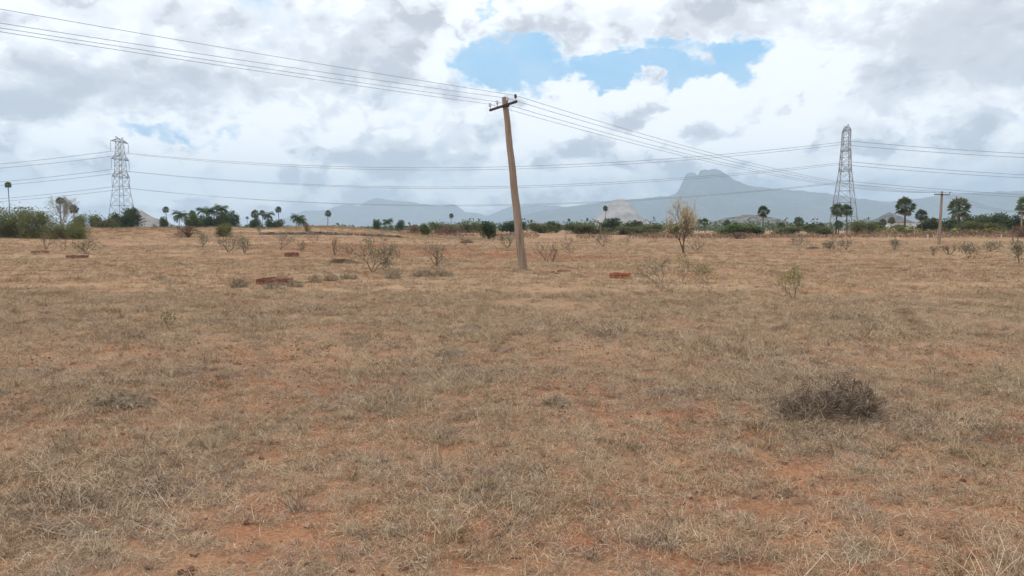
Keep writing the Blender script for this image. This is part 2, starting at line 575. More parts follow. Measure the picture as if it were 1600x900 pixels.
mt_far = hill_mat('forest_slope', (0.10, 0.105, 0.085), (0.16, 0.15, 0.12), (0.055, 0.075, 0.045), 0.0012, 0.55)
mt_rock = hill_mat('pale_granite', (0.30, 0.27, 0.25), (0.46, 0.42, 0.39), (0.16, 0.155, 0.09), 0.012, 0.36)
mt_boulder = hill_mat('boulder_granite', (0.15, 0.13, 0.12), (0.29, 0.26, 0.24), (0.075, 0.085, 0.045), 0.03, 0.50)
mt_dark = hill_mat('dark_granite', (0.11, 0.10, 0.095), (0.20, 0.18, 0.17), (0.08, 0.08, 0.05), 0.03, 0.46)
ridge('mountain', [(420, 362), (445, 345), (462, 334), (480, 328), (500, 329), (518, 326), (535, 320), (548, 319), (562, 322), (576, 313), (590, 309),
                   (612, 313), (640, 315), (668, 319), (690, 323), (704, 318), (712, 319), (727, 331), (745, 332), (762, 337), (785, 327), (800, 322), (840, 320),
                   (880, 322), (940, 330), (1000, 345), (1040, 362)], 12000, 1900, mt_far, 0.3, 3.0, 1.0, 200, 26)
ridge('mountain', [(740, 362), (800, 340), (850, 328), (900, 321), (950, 314), (1000, 310), (1040, 306), (1055, 304), (1063, 289), (1069, 273), (1076, 270), (1082, 270), (1087, 274), (1092, 267),
                   (1100, 265), (1116, 265), (1126, 268), (1136, 275), (1148, 283), (1168, 290), (1205, 295), (1250, 298), (1290, 302), (1340, 310), (1380, 315), (1410, 313), (1450, 307), (1500, 302), (1560, 299), (1620, 298),
                   (1700, 305), (1800, 325), (1900, 362)], 9000, 1700, mt_far, 0.3, 3.0, 5.0, 300, 30)
ridge('hill', [(898, 362), (912, 352), (925, 342), (935, 336), (943, 328), (950, 318), (956, 313), (964, 310), (974, 310), (981, 315), (988, 325), (998, 334), (1010, 344), (1024, 352), (1036, 362)],
      2600, 260, mt_rock, 0.25, 1.2, 2.0, 90, 40, 0.8)
ridge('hill', [(1080, 364), (1100, 352), (1112, 347), (1122, 342), (1136, 338), (1150, 337), (1162, 334), (1178, 334), (1190, 335), (1204, 338), (1214, 344), (1224, 352), (1236, 364)],
      1500, 140, mt_boulder, 0.35, 0.8, 3.0, 110, 40, 0.7)
ridge('hill', [(1352, 364), (1362, 353), (1372, 342), (1380, 334), (1386, 330), (1392, 332), (1400, 338), (1409, 347), (1418, 354), (1426, 350), (1436, 345), (1448, 352), (1462, 364)],
      1700, 130, mt_dark, 0.3, 0.8, 4.0, 90, 36, 0.8)
ridge('hill', [(168, 362), (180, 343), (190, 334), (205, 332), (216, 326), (224, 326), (234, 334), (244, 338), (256, 341), (268, 350), (280, 362)],
      900, 60, mt_rock, 0.3, 0.8, 6.0, 80, 30, 0.8)

# ------------------------------------------------------------------ haze
hz = MB()
hz.box((0, -1000, 440), (31400, 31400, 920))
m = bpy.data.materials.new('haze'); m.use_nodes = True
nt = m.node_tree; nt.nodes.clear()
o_ = nt.nodes.new('ShaderNodeOutputMaterial')
pv = nt.nodes.new('ShaderNodeVolumePrincipled')
pv.inputs['Color'].default_value = (0.60, 0.80, 1.0, 1)
pv.inputs['Density'].default_value = 1.4e-4
pv.inputs['Anisotropy'].default_value = 0.2
nt.links.new(pv.outputs[0], o_.inputs['Volume'])
tag(hz.build('haze', m), kind='stuff')

# ------------------------------------------------------------------ transmission towers
LINE = Vector((145 + 192, 346 - 390, 0)).normalized()      # the run of the high-voltage line
ARM = Vector((-LINE.y, LINE.x, 0))
TW_H = 46.0


def tower_w(z):
    if z > 26: return 4.3 + (2.5 - 4.3) * (z - 26) / (43.6 - 26)
    return 10.2 + (4.3 - 10.2) * z / 26


def make_tower(loc, label):
    root = thing('transmission_tower', loc, label, 'pylon', 'steel pylons of the high voltage line', math.atan2(LINE.y, LINE.x))
    lev = [0, 6.5, 12.5, 17.6, 22, 26, 29, 32, 35, 37.8, 40.6, 43.6]
    legs, br = MB(), MB()

    def corner(z, k):
        w = tower_w(z) / 2
        return Vector(((-1, 1, 1, -1)[k] * w, (-1, -1, 1, 1)[k] * w, z))
    for k in range(4):
        leg = MB()
        leg.tube([corner(z, k) for z in lev], 0.14, 4)
        leg.build('leg', M['steel'], root)
    for i in range(len(lev) - 1):
        z0, z1 = lev[i], lev[i + 1]
        for k in range(4):
            k2 = (k + 1) % 4
            br.tube((corner(z0, k), corner(z1, k2)), 0.075, 3)
            br.tube((corner(z0, k2), corner(z1, k)), 0.075, 3)
            br.tube((corner(z1, k), corner(z1, k2)), 0.075, 3)
    br.build('bracing', M['steel'], root)
    for za in (43.4, 34.9, 26.4):
        hw = 7.0
        w = tower_w(za) / 2
        for s in (-1, 1):
            arm = MB()
            tip = Vector((0, s * hw, za))
            rt = [Vector((-w, s * w, za)), Vector((w, s * w, za)), Vector((-w, s * w, za + 2.2)), Vector((w, s * w, za + 2.2))]
            if za > 43: rt = [Vector((-w, s * w, za)), Vector((w, s * w, za)), Vector((-w * .5, s * w * .5, za + 1.7)), Vector((w * .5, s * w * .5, za + 1.7))]
            for q in rt: arm.tube((q, tip), 0.12, 3)
            for t in (0.33, 0.66):
                a = [q.lerp(tip, t) for q in rt]
                arm.tube((a[0], a[2]), 0.06, 3); arm.tube((a[1], a[3]), 0.06, 3); arm.tube((a[0], a[1]), 0.06, 3)
                arm.tube((rt[2].lerp(tip, t - 0.33), a[0]), 0.05, 3); arm.tube((rt[3].lerp(tip, t - 0.33), a[1]), 0.05, 3)
            a = arm.build('cross_arm', M['steel'], root)
            ins = MB()
            prof = [(0, 0.05)]
            for d in range(22): prof += [(0.4 + d * 0.19, 0.07), (0.47 + d * 0.19, 0.16), (0.55 + d * 0.19, 0.07)]
            prof += [(5.0, 0.06)]
            ins.lathe((0, s * hw, za), (0, 0, -1), prof, 6)
            ins.build('insulator_string', M['steel'], a)
    pk = MB()
    w = tower_w(43.6) / 2
    for s in (-1, 1):
        tip = Vector((0, s * 2.9, TW_H))
        for k in range(4): pk.tube((corner(43.6, k) * 1.0, tip), 0.08, 3)
        pk.tube((tip, Vector((0, -s * 0.4, 44.6))), 0.07, 3)
    pk.build('peak', M['steel'], root)
    return root


T1, T2 = Vector((-192, 390, 0)), Vector((145, 346, 0))
for T in (T1, T2): T.z = height(T.x, T.y)
make_tower(T1, 'wide grey lattice pylon with three full cross arms beside the pale rocky hill')
make_tower(T2, 'grey lattice pylon seen narrow end on with pointed top, rising behind twin palms')
SPANS = [(T1, T2, 'between the two pylons'), (T1, Vector((-529, 434, 0.6)), 'from wide pylon to left edge'),
         (T2, Vector((482, 302, 0.6)), 'from narrow pylon to right edge')]
for A, B, where in SPANS:
    for zi, za in ((0, 38.3), (1, 29.6), (2, 21.35)):
        for s in (-1, 1):
            L = (B - A).length
            perp = Vector((-(B - A).y, (B - A).x, 0)).normalized() * 0.3
            nm = ('top', 'middle', 'lowest')[zi]
            root = thing('power_cable', (0, 0, 0), '%s high voltage cable on the %s side, %s' % (nm, 'far' if s > 0 else 'near', where), 'power cable', 'high voltage cables strung from the pylons')
            for q in (-1, 1):
                mb = MB()
                pts = []
                for i in range(41):
                    t = i / 40
                    p = A.lerp(B, t) + Vector((0, 0, za)) + ARM * (7.0 * s) + perp * q
                    p.z -= 4 * 9.5 * t * (1 - t)
                    pts.append(p)
                mb.tube(pts, 0.046, 4)
                mb.build('conductor', M['wire'], root)

# ------------------------------------------------------------------ low-voltage poles and their wires
base1 = ground_pt(817, 421)


def at_depth(px, py, y):
    d = ray(px, py)
    return Vector((0, 0, EYE)) + d * (y / d.y)


def make_pole(name, base, top, armdir, arm_half, w0, w1, label, n_ins=4, big=True):
    """square concrete pole with an iron cross arm; returns the tops of the insulators"""
    root = thing(name, base, label, 'utility pole', 'concrete poles of the village power line')
    ax = (top - base)
    Lh = ax.length
    ax = ax.normalized()
    sx_ = Vector((1, 0.9, 0)); sx_ = (sx_ - ax * sx_.dot(ax)).normalized()
    sy_ = ax.cross(sx_)
    sh = MB()
    n = 14
    for i in range(n + 1):
        t = i / n
        w = (w0 + (w1 - w0) * t) / 2
        c = ax * (Lh * t) + sx_ * (0.012 * math.sin(i * 1.7)) - (ax * 0.35 if i == 0 else Vector((0, 0, 0)))
        ch = w * 0.82
        for a, b_ in ((-ch, -w), (ch, -w), (w, -ch), (w, ch), (ch, w), (-ch, w), (-w, ch), (-w, -ch)):
            sh.v.append(tuple(c + sx_ * a + sy_ * b_))
    for i in range(n):
        for k in range(8):
            k2 = (k + 1) % 8
            sh.f.append((i * 8 + k, i * 8 + k2, i * 8 + 8 + k2, i * 8 + 8 + k))
    sh.f.append(tuple(n * 8 + k for k in range(8)))
    sh.build('shaft', M['concrete'], root)
    ad = (armdir - ax * armdir.dot(ax)).normalized()
    out = ad.cross(ax).normalized()
    if out.y > 0: out = -out                     # the arm is bolted to the side towards the camera
    mid = ax * (Lh - 0.34) + out * (w1 / 2 + 0.045)
    arm = MB()
    rot = Matrix((ad, out, ax)).transposed()
    arm.box(mid, (arm_half * 2, 0.07, 0.085), rot)
    arm.box(mid + ax * 0.03 - out * 0.01, (arm_half * 2 - 0.01, 0.085, 0.012), rot)
    a = arm.build('cross_arm', M['iron'], root)
    clamp = MB()
    clamp.box(ax * (Lh - 0.34), (w1 + 0.05, w1 + 0.05, 0.10), Matrix((sx_, sy_, ax)).transposed())
    clamp.build('clamp', M['iron'], root)
    tops = []
    for i in range(n_ins):
        f = (-0.95, -0.40, 0.36, 0.95)[i]
        q = mid + ad * (arm_half * f)
        pin = MB(); pin.tube((q + ax * 0.03, q + ax * 0.17), 0.011, 6)
        ins = MB(); ins.lathe(q + ax * 0.14, ax, [(0, 0.035), (0.015, 0.055), (0.05, 0.06), (0.06, 0.042), (0.085, 0.036), (0.10, 0.05), (0.13, 0.048), (0.145, 0.025)], 12)
        io = ins.build('insulator', M['brown_porcelain' if i == 3 else 'porcelain'], a, smooth=True)
        pin.build('pin', M['iron'], io)
        tops.append(base + q + ax * 0.235)
    return root, tops


top1 = at_depth(788.5, 152, base1.y + 0.1)
_, tops1 = make_pole('utility_pole', base1, top1, Vector((0.62, -0.78, 0)), 0.86, 0.27, 0.165, 'tall leaning concrete pole with rusty streaks and dark cross arm')
base2 = at(1466, 80)
base2.z = height(base2.x, base2.y)
top2 = at_depth(1472, 299, 80.0)
_, tops2 = make_pole('utility_pole', base2, top2, Vector((0.95, -0.3, 0)), 0.72, 0.25, 0.17, 'slightly tilted concrete pole with straight cross arm between palms on the right')
base3 = at(1595, 128)
top3 = at_depth(1596, 329, 128.0)
_, tops3 = make_pole('utility_pole', base3, top3, Vector((0.8, -0.6, 0)), 0.72, 0.25, 0.17, 'short far concrete pole at the right edge below a palm crown')


def wire(A, B, sag, label, group, rad=0.008):
    mb = MB()
    n = 24
    pts = []
    for i in range(n + 1):
        t = i / n
        p = A.lerp(B, t); p.z -= 4 * sag * t * (1 - t)
        pts.append(p)
    mb.tube(pts, rad, 5)
    tag(mb.build('overhead_wire', M['wire']), label, 'wire', group)


order = ['lowest', 'second lowest', 'second highest', 'highest']
for i, py in enumerate((43.5, 37.5, 30, 8)):
    q = at_depth(0, py, 20.0)
    wire(tops1[i], tops1[i] + (q - tops1[i]) * 1.6, 0.10, '%s thin wire from the leaning pole up to the left edge of the view' % order[i], 'wires left of the leaning pole', 0.0065)
for i in range(4):
    wire(tops1[i], tops2[i], 1.0, '%s thin wire from the leaning pole down to the pole between palms' % order[i], 'wires right of the leaning pole', 0.009)
    wire(tops2[i], tops3[i], 0.6, '%s thin wire from the pole between palms to the far right pole' % order[i], 'wires at the right edge', 0.012)

# ------------------------------------------------------------------ palms
rng = random.Random(11)


def fan_leaf(mb, o, d, r, rng, droop=0.15):
    """a stiff round palmyra leaf at the end of its stalk"""
    d = d.normalized()
    side = d.cross(Vector((0, 0, 1)))
    if side.length < 0.1: side = Vector((1, 0, 0))
    side.normalize()
    up = side.cross(d)
    tw = rng.uniform(-0.7, 0.7)
    side, up = side * math.cos(tw) + up * math.sin(tw), up * math.cos(tw) - side * math.sin(tw)
    n = 13
    for k in range(n):
        a0 = -1.9 + 3.8 * k / n
        a1 = -1.9 + 3.8 * (k + 1) / n
        am = (a0 + a1) / 2
        rr = r * (0.80 + 0.25 * math.cos(am)) * rng.uniform(0.88, 1.05)
        t = o + (d * math.cos(am) + side * math.sin(am)) * rr + up * (0.10 * r) - Vector((0, 0, droop * r))
        p0 = o + (d * math.cos(a0) + side * math.sin(a0)) * rr * 0.62
        p1 = o + (d * math.cos(a1) + side * math.sin(a1)) * rr * 0.62
        fold = up * (0.06 * r * (1 if k % 2 else -1))
        mb.poly((o, p0 + fold, t, p1 - fold))


def make_palmyra(seed, H, R_, skirt=0.4, label=None, full=1.0):
    rng = random.Random(seed)
    root = thing('palmyra_palm', (0, 0, 0), label or 'palm', 'palm tree')
    tr = MB()
    bend = Vector((rng.uniform(-.3, .3), rng.uniform(-.3, .3), 0))
    ct = H - R_ * 1.0
    pts = [Vector((0, 0, -0.5)) + bend * (t * t) + Vector((0, 0, (ct + 0.5) * t)) for t in np.linspace(0, 1, 9)]
    tr.tube(pts, [0.34, 0.27, 0.23, 0.21, 0.20, 0.19, 0.19, 0.22, 0.26], 8)
    tr.build('trunk', M['palm_trunk'], root, smooth=True)
    c = Vector(pts[-1])
    cr = MB()
    nl = int(44 * full)
    for i in range(nl):
        z = 1 - 1.85 * (i + 0.5) / nl
        an = i * 2.399963 + rng.uniform(-.3, .3)
        s = math.sqrt(max(0, 1 - z * z))
        d = Vector((s * math.cos(an), s * math.sin(an), z + 0.10))
        st = R_ * rng.uniform(0.45, 0.62)
        o = c + d.normalized() * st
        cr.tube((c, o), 0.03, 3, False)
        fan_leaf(cr, o, d, R_ * rng.uniform(0.38, 0.50), rng, 0.05 + 0.12 * (1 - z))
    cr.build('crown', M['palm_leaf'], root)
    if skirt:
        dd = MB()
        for i in range(int(26 * skirt)):
            an = rng.uniform(0, 6.28)
            d = Vector((math.cos(an) * 0.55, math.sin(an) * 0.55, -1.0))
            o = c + d.normalized() * (R_ * rng.uniform(0.15, 0.75))
            fan_leaf(dd, o, d, R_ * rng.uniform(0.25, 0.38), rng, 0.3)
        dd.build('dead_fronds', M['palm_dead'], root)
    root['H'] = H
    return root


def feather_frond(mb, o, an, elev, L, rng):
    pts = []
    p = Vector(o)
    e = elev
    n = 9
    for i in range(n + 1):
        pts.append(p.copy())
        d = Vector((math.cos(an) * math.cos(e), math.sin(an) * math.cos(e), math.sin(e)))
        p = p + d * (L / n)
        e -= 0.13 + 0.028 * i
    mb.tube(pts, [0.05 * (1 - i / (n + 1)) + 0.012 for i in range(n + 1)], 3, False)
    for i in range(1, n + 1):
        t = i / n
        d = (pts[i] - pts[i - 1]).normalized()
        s = d.cross(Vector((0, 0, 1))).normalized()
        for sub in (0.0, 0.5):
            q = pts[i - 1].lerp(pts[i], sub)
            for sg in (-1, 1):
                l = L * 0.30 * (math.sin(math.pi * min(1, t * 0.9 + 0.1)) + 0.25) * rng.uniform(0.8, 1.1)
                ld = (s * sg + d * 0.6 - Vector((0, 0, 0.45))).normalized()
                mb.leaf(q, ld, (0, 0, 1), l, L * 0.055)


def make_coconut(seed, H, R_, label=None):
    rng = random.Random(seed)
    root = thing('coconut_palm', (0, 0, 0), label or 'palm', 'palm tree')
    tr = MB()
    bend = Vector((rng.uniform(-1, 1), rng.uniform(-1, 1), 0))
    ct = H - R_ * 0.55
    pts = [Vector((0, 0, -0.4)) + bend * (t * t) + Vector((0, 0, (ct + 0.4) * t)) for t in np.linspace(0, 1, 9)]
    tr.tube(pts, [0.26, 0.19, 0.17, 0.16, 0.15, 0.15, 0.14, 0.14, 0.15], 7)
    tr.build('trunk', M['grey_bark'], root, smooth=True)
    cr = MB()
    for i in range(34):
        feather_frond(cr, pts[-1], i * 2.399963, rng.uniform(-0.45, 1.35), R_ * rng.uniform(0.95, 1.2), rng)
    cr.build('crown', M['coco_leaf'], root)
    return root


PALM_P = [make_palmyra(21, 10, 2.5, 0.9), make_palmyra(22, 10, 2.4, 0.25), make_palmyra(23, 10, 2.2, 0.0), make_palmyra(24, 10, 2.5, 1.3)]
COCO_P = [make_coconut(31, 9, 3.6), make_coconut(32, 9, 3.4)]
used = set()


def put(protos, key, idx, px, dist, top, label, group, protoH, wpx=None, protoW=None, rz=None, ct=None):
    """first use moves the prototype itself, later uses copy it with its parts"""
    o = protos[idx]
    if (key, idx) in used: o = copy_tree(o)
    used.add((key, idx))
    g = at(px, dist)
    H = h_to(top, dist, g.z)
    s = H / protoH
    sx_ = s if wpx is None else wpx / FPX * dist / protoW
    o.location = g
    o.rotation_euler.z = rng.uniform(0, 6.28) if rz is None else rz
    if ct is None:
        o.scale = (sx_, sx_, s)
    else:                                        # palms keep round crowns; only the trunk is longer or shorter
        o.scale = (sx_, sx_, sx_)
        k = (H / sx_ - (protoH - ct)) / ct
        for ch in o.children:
            if ch.name.startswith('trunk'): ch.scale.z = k
            else: ch.location.z = (k - 1) * ct
    tag(o, label, None, group)
    return o


G_P = 'palmyra palms along the far edge of the field'
PALMS = [  # proto, px, distance, top py, crown width px, label
    (3, 1412, 175, 306, 31, 'tall palm with a brown skirt of dead fronds, left of the tilted pole between palms'),
    (1, 1439, 190, 326, 20, 'shorter dark palm directly behind the tall skirted palm near the pole'),
    (0, 1497, 170, 306, 35, 'wide crowned palm just right of the tilted pole, dead fronds on its trunk'),
    (1, 1604, 150, 303, 34, 'palm cut off by the right edge, its crown above the far pole'),
    (0, 1305, 185, 316, 22, 'left of the twin palms in front of the narrow pylon'),
    (1, 1322, 180, 318, 20, 'right of the twin palms in front of the narrow pylon'),
    (2, 1309, 184, 343, 15, 'short bushy palm at the foot of the twin palms'),
    (3, 1191, 190, 320, 20, 'lone palm standing in front of the boulder hill'),
    (2, 1219, 210, 346, 14, 'small loose palm right of the lone palm before the boulder hill'),
    (1, 1247, 220, 338, 17, 'round dark palm midway between the boulder hill and the narrow pylon'),
    (2, 1282, 220, 346, 14, 'low spreading palm left of the narrow pylon base'),
    (2, 1270, 330, 347, 7, 'tiny palm peeping over scrub left of the narrow pylon'),
    (0, 1101, 230, 340, 12, 'dark palm with bare trunk right of the yellow leaved tree'),
    (2, 1091, 240, 341, 10, 'thin pale palm between the yellow leaved tree and a darker palm'),
    (2, 1134, 300, 342, 13, 'half hidden palm on the left slope of the boulder hill'),
    (2, 1148, 320, 346, 9, 'small palm below the middle of the boulder hill'),
    (1, 1376, 300, 341, 13, 'left of two palms in front of the dark cone hill'),
    (1, 1390, 290, 338, 12, 'right of two palms in front of the dark cone hill'),
    (3, 945, 300, 321, 9, 'slender palm rising against the pale granite cone hill'),
    (1, 889, 380, 341, 5, 'tiny palm silhouette left of the granite cone'),
    (1, 917, 390, 341, 4, 'smallest palm near the left foot of the granite cone'),
    (1, 991, 330, 343, 6, 'stubby palm before the right flank of the granite cone'),
    (1, 1001, 330, 345, 6, 'low palm before the right foot of the granite cone'),
    (2, 1037, 380, 348, 4, 'tiny palm left of the yellow leaved tree'),
    (2, 1048, 380, 347, 4, 'tiny palm almost touching the yellow leaved tree'),
    (1, 705, 330, 333, 8, 'lone round headed palm over the hedge left of the leaning pole'),
    (1, 513, 330, 328, 11, 'lone round headed palm right of the stone wall palms'),
    (1, 437, 310, 322, 11, 'tall round headed palm right of the dark palm cluster'),
    (0, 400, 300, 327, 14, 'leftmost full palm of the cluster beside the round headed one'),
    (1, 412, 300, 328, 10, 'second palm of the cluster left of the round headed one'),
    (2, 388, 420, 338, 5, 'thin tiny palm left of the dark palm cluster'),
    (2, 372, 420, 339, 5, 'tiny palm right of the broad dark tree'),
    (1, 262, 300, 322, 11, 'upright narrow palm right of the pale rocky hill'),
    (1, 304, 310, 328, 12, 'palm crown peeping above the bright green round tree'),
    (2, 19, 270, 284, 11, 'very tall thin palm above the big scrub at the left edge'),
    (2, 98, 230, 307, 13, 'palm tangled in the leafless tree behind the big scrub'),
    (1, 118, 230, 319, 15, 'dark palm leaning out right of the leafless tree'),
    (2, 466, 450, 344, 4, 'tiny palm beyond the dark stone wall'),
    (1, 640, 470, 347, 4, 'tiny palm left of the small bright green tree'),
    (1, 596, 480, 347, 4, 'tiny palm beyond the middle of the brown bank'),
    (1, 812, 420, 342, 5, 'tiny palm just right of the leaning pole'),
    (1, 830, 430, 343, 5, 'tiny palm right of the leaning pole above the hedge'),
]
PW = [4.9, 4.7, 4.3, 4.9]
PCT = [7.5, 7.6, 7.8, 7.5]
for idx, px, dist, top, w, label in PALMS:
    put(PALM_P, 'p', idx, px, dist, top, label, G_P, 10, w * 1.06, PW[idx], None, PCT[idx])
G_C = 'coconut palms behind the earth bank'
for idx, px, dist, top, w, label in [
    (0, 281, 260, 328, 22, 'lone coconut palm left of the bright green round tree'),
    (1, 322, 270, 323, 20, 'leftmost coconut palm of the dense dark grove'),
    (0, 334, 265, 322, 20, 'middle coconut palm of the dense dark grove'),
    (1, 344, 260, 319, 22, 'tallest coconut palm of the dense dark grove'),
    (0, 424, 270, 330, 18, 'coconut palm between two round headed palms'),
    (1, 463, 240, 334, 22, 'low coconut palm growing behind the dark stone wall'),
    (0, 476, 250, 340, 16, 'short coconut palm at the end of the stone wall grove'),
    (1, 609, 200, 341, 17, 'grey leaning coconut palm above the brown bank in the middle'),
]:
    put(COCO_P, 'c', idx, px, dist, top, label, G_C, 9, w * 1.25, 7.0, None, 9 - (3.6, 3.4)[idx] * 0.55)

# ------------------------------------------------------------------ leafy trees and bushes


def leafy(seed, w, h, n, leaf, lumps, lo=0.15, elong=1.0, trunk_r=0.12, spiky=0.0):
    """branches and a crown of loose leaf clumps around several lobes -> (branch mesh, crown mesh)"""
    rng = random.Random(seed)
    br, cr = MB(), MB()
    cs = []
    for i in range(lumps):
        an = rng.uniform(0, 6.28)
        rr = math.sqrt(rng.random()) * w * 0.36
        z = h * rng.uniform(lo + 0.12, 0.80)
        q = rng.uniform(0.13, 0.24) * w
        cs.append((Vector((math.cos(an) * rr, math.sin(an) * rr, z)), q))
        p0 = Vector((rng.uniform(-.05, .05) * w, rng.uniform(-.05, .05) * w, -0.1))
        mid = Vector((math.cos(an) * rr * 0.35, math.sin(an) * rr * 0.35, z * 0.5))
        br.tube((p0, mid, cs[-1][0], cs[-1][0] + Vector((math.cos(an) * q * .5, math.sin(an) * q * .5, q * .5))), [trunk_r, trunk_r * .65, trunk_r * .35, trunk_r * .1], 5)
    for i in range(n):
        c, q = cs[rng.randrange(lumps)]
        d = Vector((rng.gauss(0, 1), rng.gauss(0, 1), rng.gauss(0, 1) * 0.85)).normalized()
        r_ = q * (rng.random() ** 0.5) * (1.0 + (spiky if rng.random() < 0.18 else 0))
        p = c + d * r_
        p.z = max(0.02, p.z)
        if p.z > h * 0.95: p.z = h * (0.95 - 0.25 * rng.random() ** 2) if rng.random() > 0.25 else min(p.z, h * 1.1)
        l = leaf * rng.uniform(0.6, 1.4)
        ld = (d + Vector((rng.uniform(-1, 1), rng.uniform(-1, 1), rng.uniform(-.6, .9)))).normalized()
        cr.leaf(p, ld, (rng.uniform(-1, 1), rng.uniform(-1, 1), 1), l, l * 0.55)
    return br, cr


def make_leafy(name, cat, leafmat, seed, **k):
    root = thing(name, (0, 0, 0), cat, cat)
    br, cr = leafy(seed, **k)
    br.build('trunk', M['bark'], root)
    cr.build('crown', leafmat, root)
    return root


TREE_P = {
    'dark': [make_leafy('round_tree', 'tree', M['dark_leaf'], 41, w=8, h=6, n=4200, leaf=0.50, lumps=17, lo=0.12),
             make_leafy('round_tree', 'tree', M['dark_leaf'], 42, w=8, h=6, n=4000, leaf=0.50, lumps=14, lo=0.12)],
    'bright': [make_leafy('round_tree', 'tree', M['bright_leaf'], 43, w=8, h=6, n=4000, leaf=0.48, lumps=14, lo=0.12)],
    'scrub': [make_leafy('thorn_bush', 'bush', M['scrub_leaf'], 44, w=8, h=6, n=4600, leaf=0.40, lumps=18, lo=0.02, spiky=0.6),
              make_leafy('thorn_bush', 'bush', M['scrub_leaf'], 45, w=8, h=6, n=4400, leaf=0.40, lumps=14, lo=0.02, spiky=0.6)],
    'brown': [make_leafy('dry_bush', 'bush', M['brown_twig'], 46, w=8, h=6, n=1700, leaf=0.40, lumps=16, lo=0.0, spiky=0.5)],
}
G_T = {'dark': 'dark trees on the skyline', 'bright': 'bright green trees on the skyline', 'scrub': 'green thorn bushes at the far edge', 'brown': 'dry brown bushes at the far edge'}
for key, idx, px, dist, top, w, label in [
    ('bright', 0, 304, 230, 333, 25, 'bright green round tree at the left end of the dark grove'),
    ('dark', 1, 346, 242, 332, 30, 'dark tree hidden among the coconut trunks of the grove'),
    ('dark', 0, 318, 243, 336, 22, 'small dark tree between bright round tree and the grove'),
    ('dark', 0, 360, 240, 329, 28, 'broad dark tree at the right end of the coconut grove'),
    ('dark', 1, 330, 245, 338, 32, 'dark low tree filling the bottom of the coconut grove'),
    ('dark', 1, 400, 260, 340, 22, 'dark green bushy tree under the pair of palms'),
    ('dark', 0, 430, 255, 342, 28, 'rounded dark bush below the tall round headed palm'),
    ('dark', 1, 260, 280, 338, 16, 'dark bush at the foot of the upright narrow palm'),
    ('dark', 0, 205, 210, 324, 33, 'dense green tree in front of the pale rocky hill'),
    ('scrub', 0, 160, 200, 333, 40, 'green bush row left of the wide pylon foot'),
    ('dark', 1, 178, 215, 332, 26, 'dark bush below the wide pylon'),
    ('scrub', 1, 135, 190, 334, 34, 'olive thorn bush between leaning palm and wide pylon'),
    ('bright', 0, 664, 118, 349, 15, 'small bright green tree alone at the field edge left of the leaning pole'),
    ('dark', 1, 765, 112, 345, 27, 'small dark round tree beside the leaning pole shaft'),
    ('dark', 0, 589, 240, 342, 12, 'small dark tree on the brown bank left of the grey palm'),
    ('dark', 1, 625, 260, 343, 14, 'dark bush touching the grey leaning coconut palm'),
    ('scrub', 0, 690, 190, 345, 46, 'olive thorn bush below the lone palm left of the pole'),
    ('scrub', 1, 738, 200, 345, 44, 'green hedge bush just left of the small dark round tree'),
    ('dark', 0, 800, 230, 345, 40, 'dark hedge tree directly behind the leaning pole'),
    ('scrub', 0, 845, 200, 347, 46, 'green bush in the hedge right of the leaning pole'),
    ('dark', 1, 868, 220, 345, 30, 'dark hedge tree left of the granite cone'),
    ('scrub', 1, 905, 190, 347, 54, 'low green bush in the hedge below the granite cone left foot'),
    ('scrub', 0, 930, 188, 352, 48, 'olive bush beside the brown wooden post'),
    ('scrub', 1, 968, 180, 353, 52, 'low olive bush below the slender palm and cone'),
    ('scrub', 0, 1000, 176, 354, 50, 'low green bush below the stubby palms right of the cone'),
    ('dark', 0, 955, 240, 340, 34, 'dark tree clump before the granite cone'),
    ('dark', 1, 985, 250, 345, 34, 'dark tree clump below the right flank of the granite cone'),
    ('scrub', 0, 1015, 200, 349, 54, 'olive bush right of the granite cone'),
    ('scrub', 1, 1060, 190, 349, 40, 'olive bush behind the yellow leaved tree'),
    ('bright', 0, 1142, 170, 350, 60, 'bright green low thicket below the boulder hill'),
    ('bright', 0, 1172, 175, 352, 40, 'bright green thicket at the foot of the lone palm'),
    ('scrub', 1, 1225, 185, 353, 50, 'low scrub between the lone palm and the round dark palm'),
    ('dark', 0, 1262, 230, 350, 34, 'dark bush behind the round dark palm'),
    ('scrub', 0, 1285, 190, 352, 40, 'scrub bush left of the twin palms'),
    ('scrub', 1, 1350, 200, 343, 44, 'tall olive thorn bush right of the twin palms'),
    ('dark', 1, 1368, 210, 347, 40, 'dark bush below the dark cone hill left side'),
    ('scrub', 0, 1408, 205, 349, 40, 'olive bush around the trunk of the tall skirted palm'),
    ('dark', 0, 1449, 195, 340, 34, 'dark tree behind the tilted pole, left side'),
    ('dark', 1, 1478, 200, 340, 36, 'dark tree behind the tilted pole, right side'),
    ('dark', 0, 1521, 200, 334, 40, 'dark tree right of the wide crowned palm'),
    ('dark', 1, 1552, 205, 332, 42, 'tallest dark tree of the right hand grove'),
    ('dark', 0, 1582, 200, 336, 36, 'dark tree at the right end of the grove'),
    ('scrub', 1, 1505, 180, 344, 44, 'green bush below the wide crowned palm'),
    ('scrub', 0, 1540, 178, 346, 44, 'green bush below the tallest dark tree'),
    ('brown', 0, 1592, 118, 350, 34, 'brown leafless thicket round the far right pole'),
    ('brown', 0, 295, 104, 352, 42, 'dark grey brush heap on the left earth bank'),
    ('scrub', 1, 352, 106, 348, 26, 'pale green bush on the bank before the dark grove'),
    ('brown', 0, 648, 140, 351, 36, 'dry brown bush left of the small bright green tree'),
    ('brown', 0, 700, 150, 352, 50, 'dry brown brush right of the small bright green tree'),
    ('brown', 0, 480, 112, 346, 12, 'bare brown bush standing on the end of the stone wall'),
    ('brown', 0, 1150, 128, 362, 34, 'low brown brush on the field bund under the boulder hill'),
]:
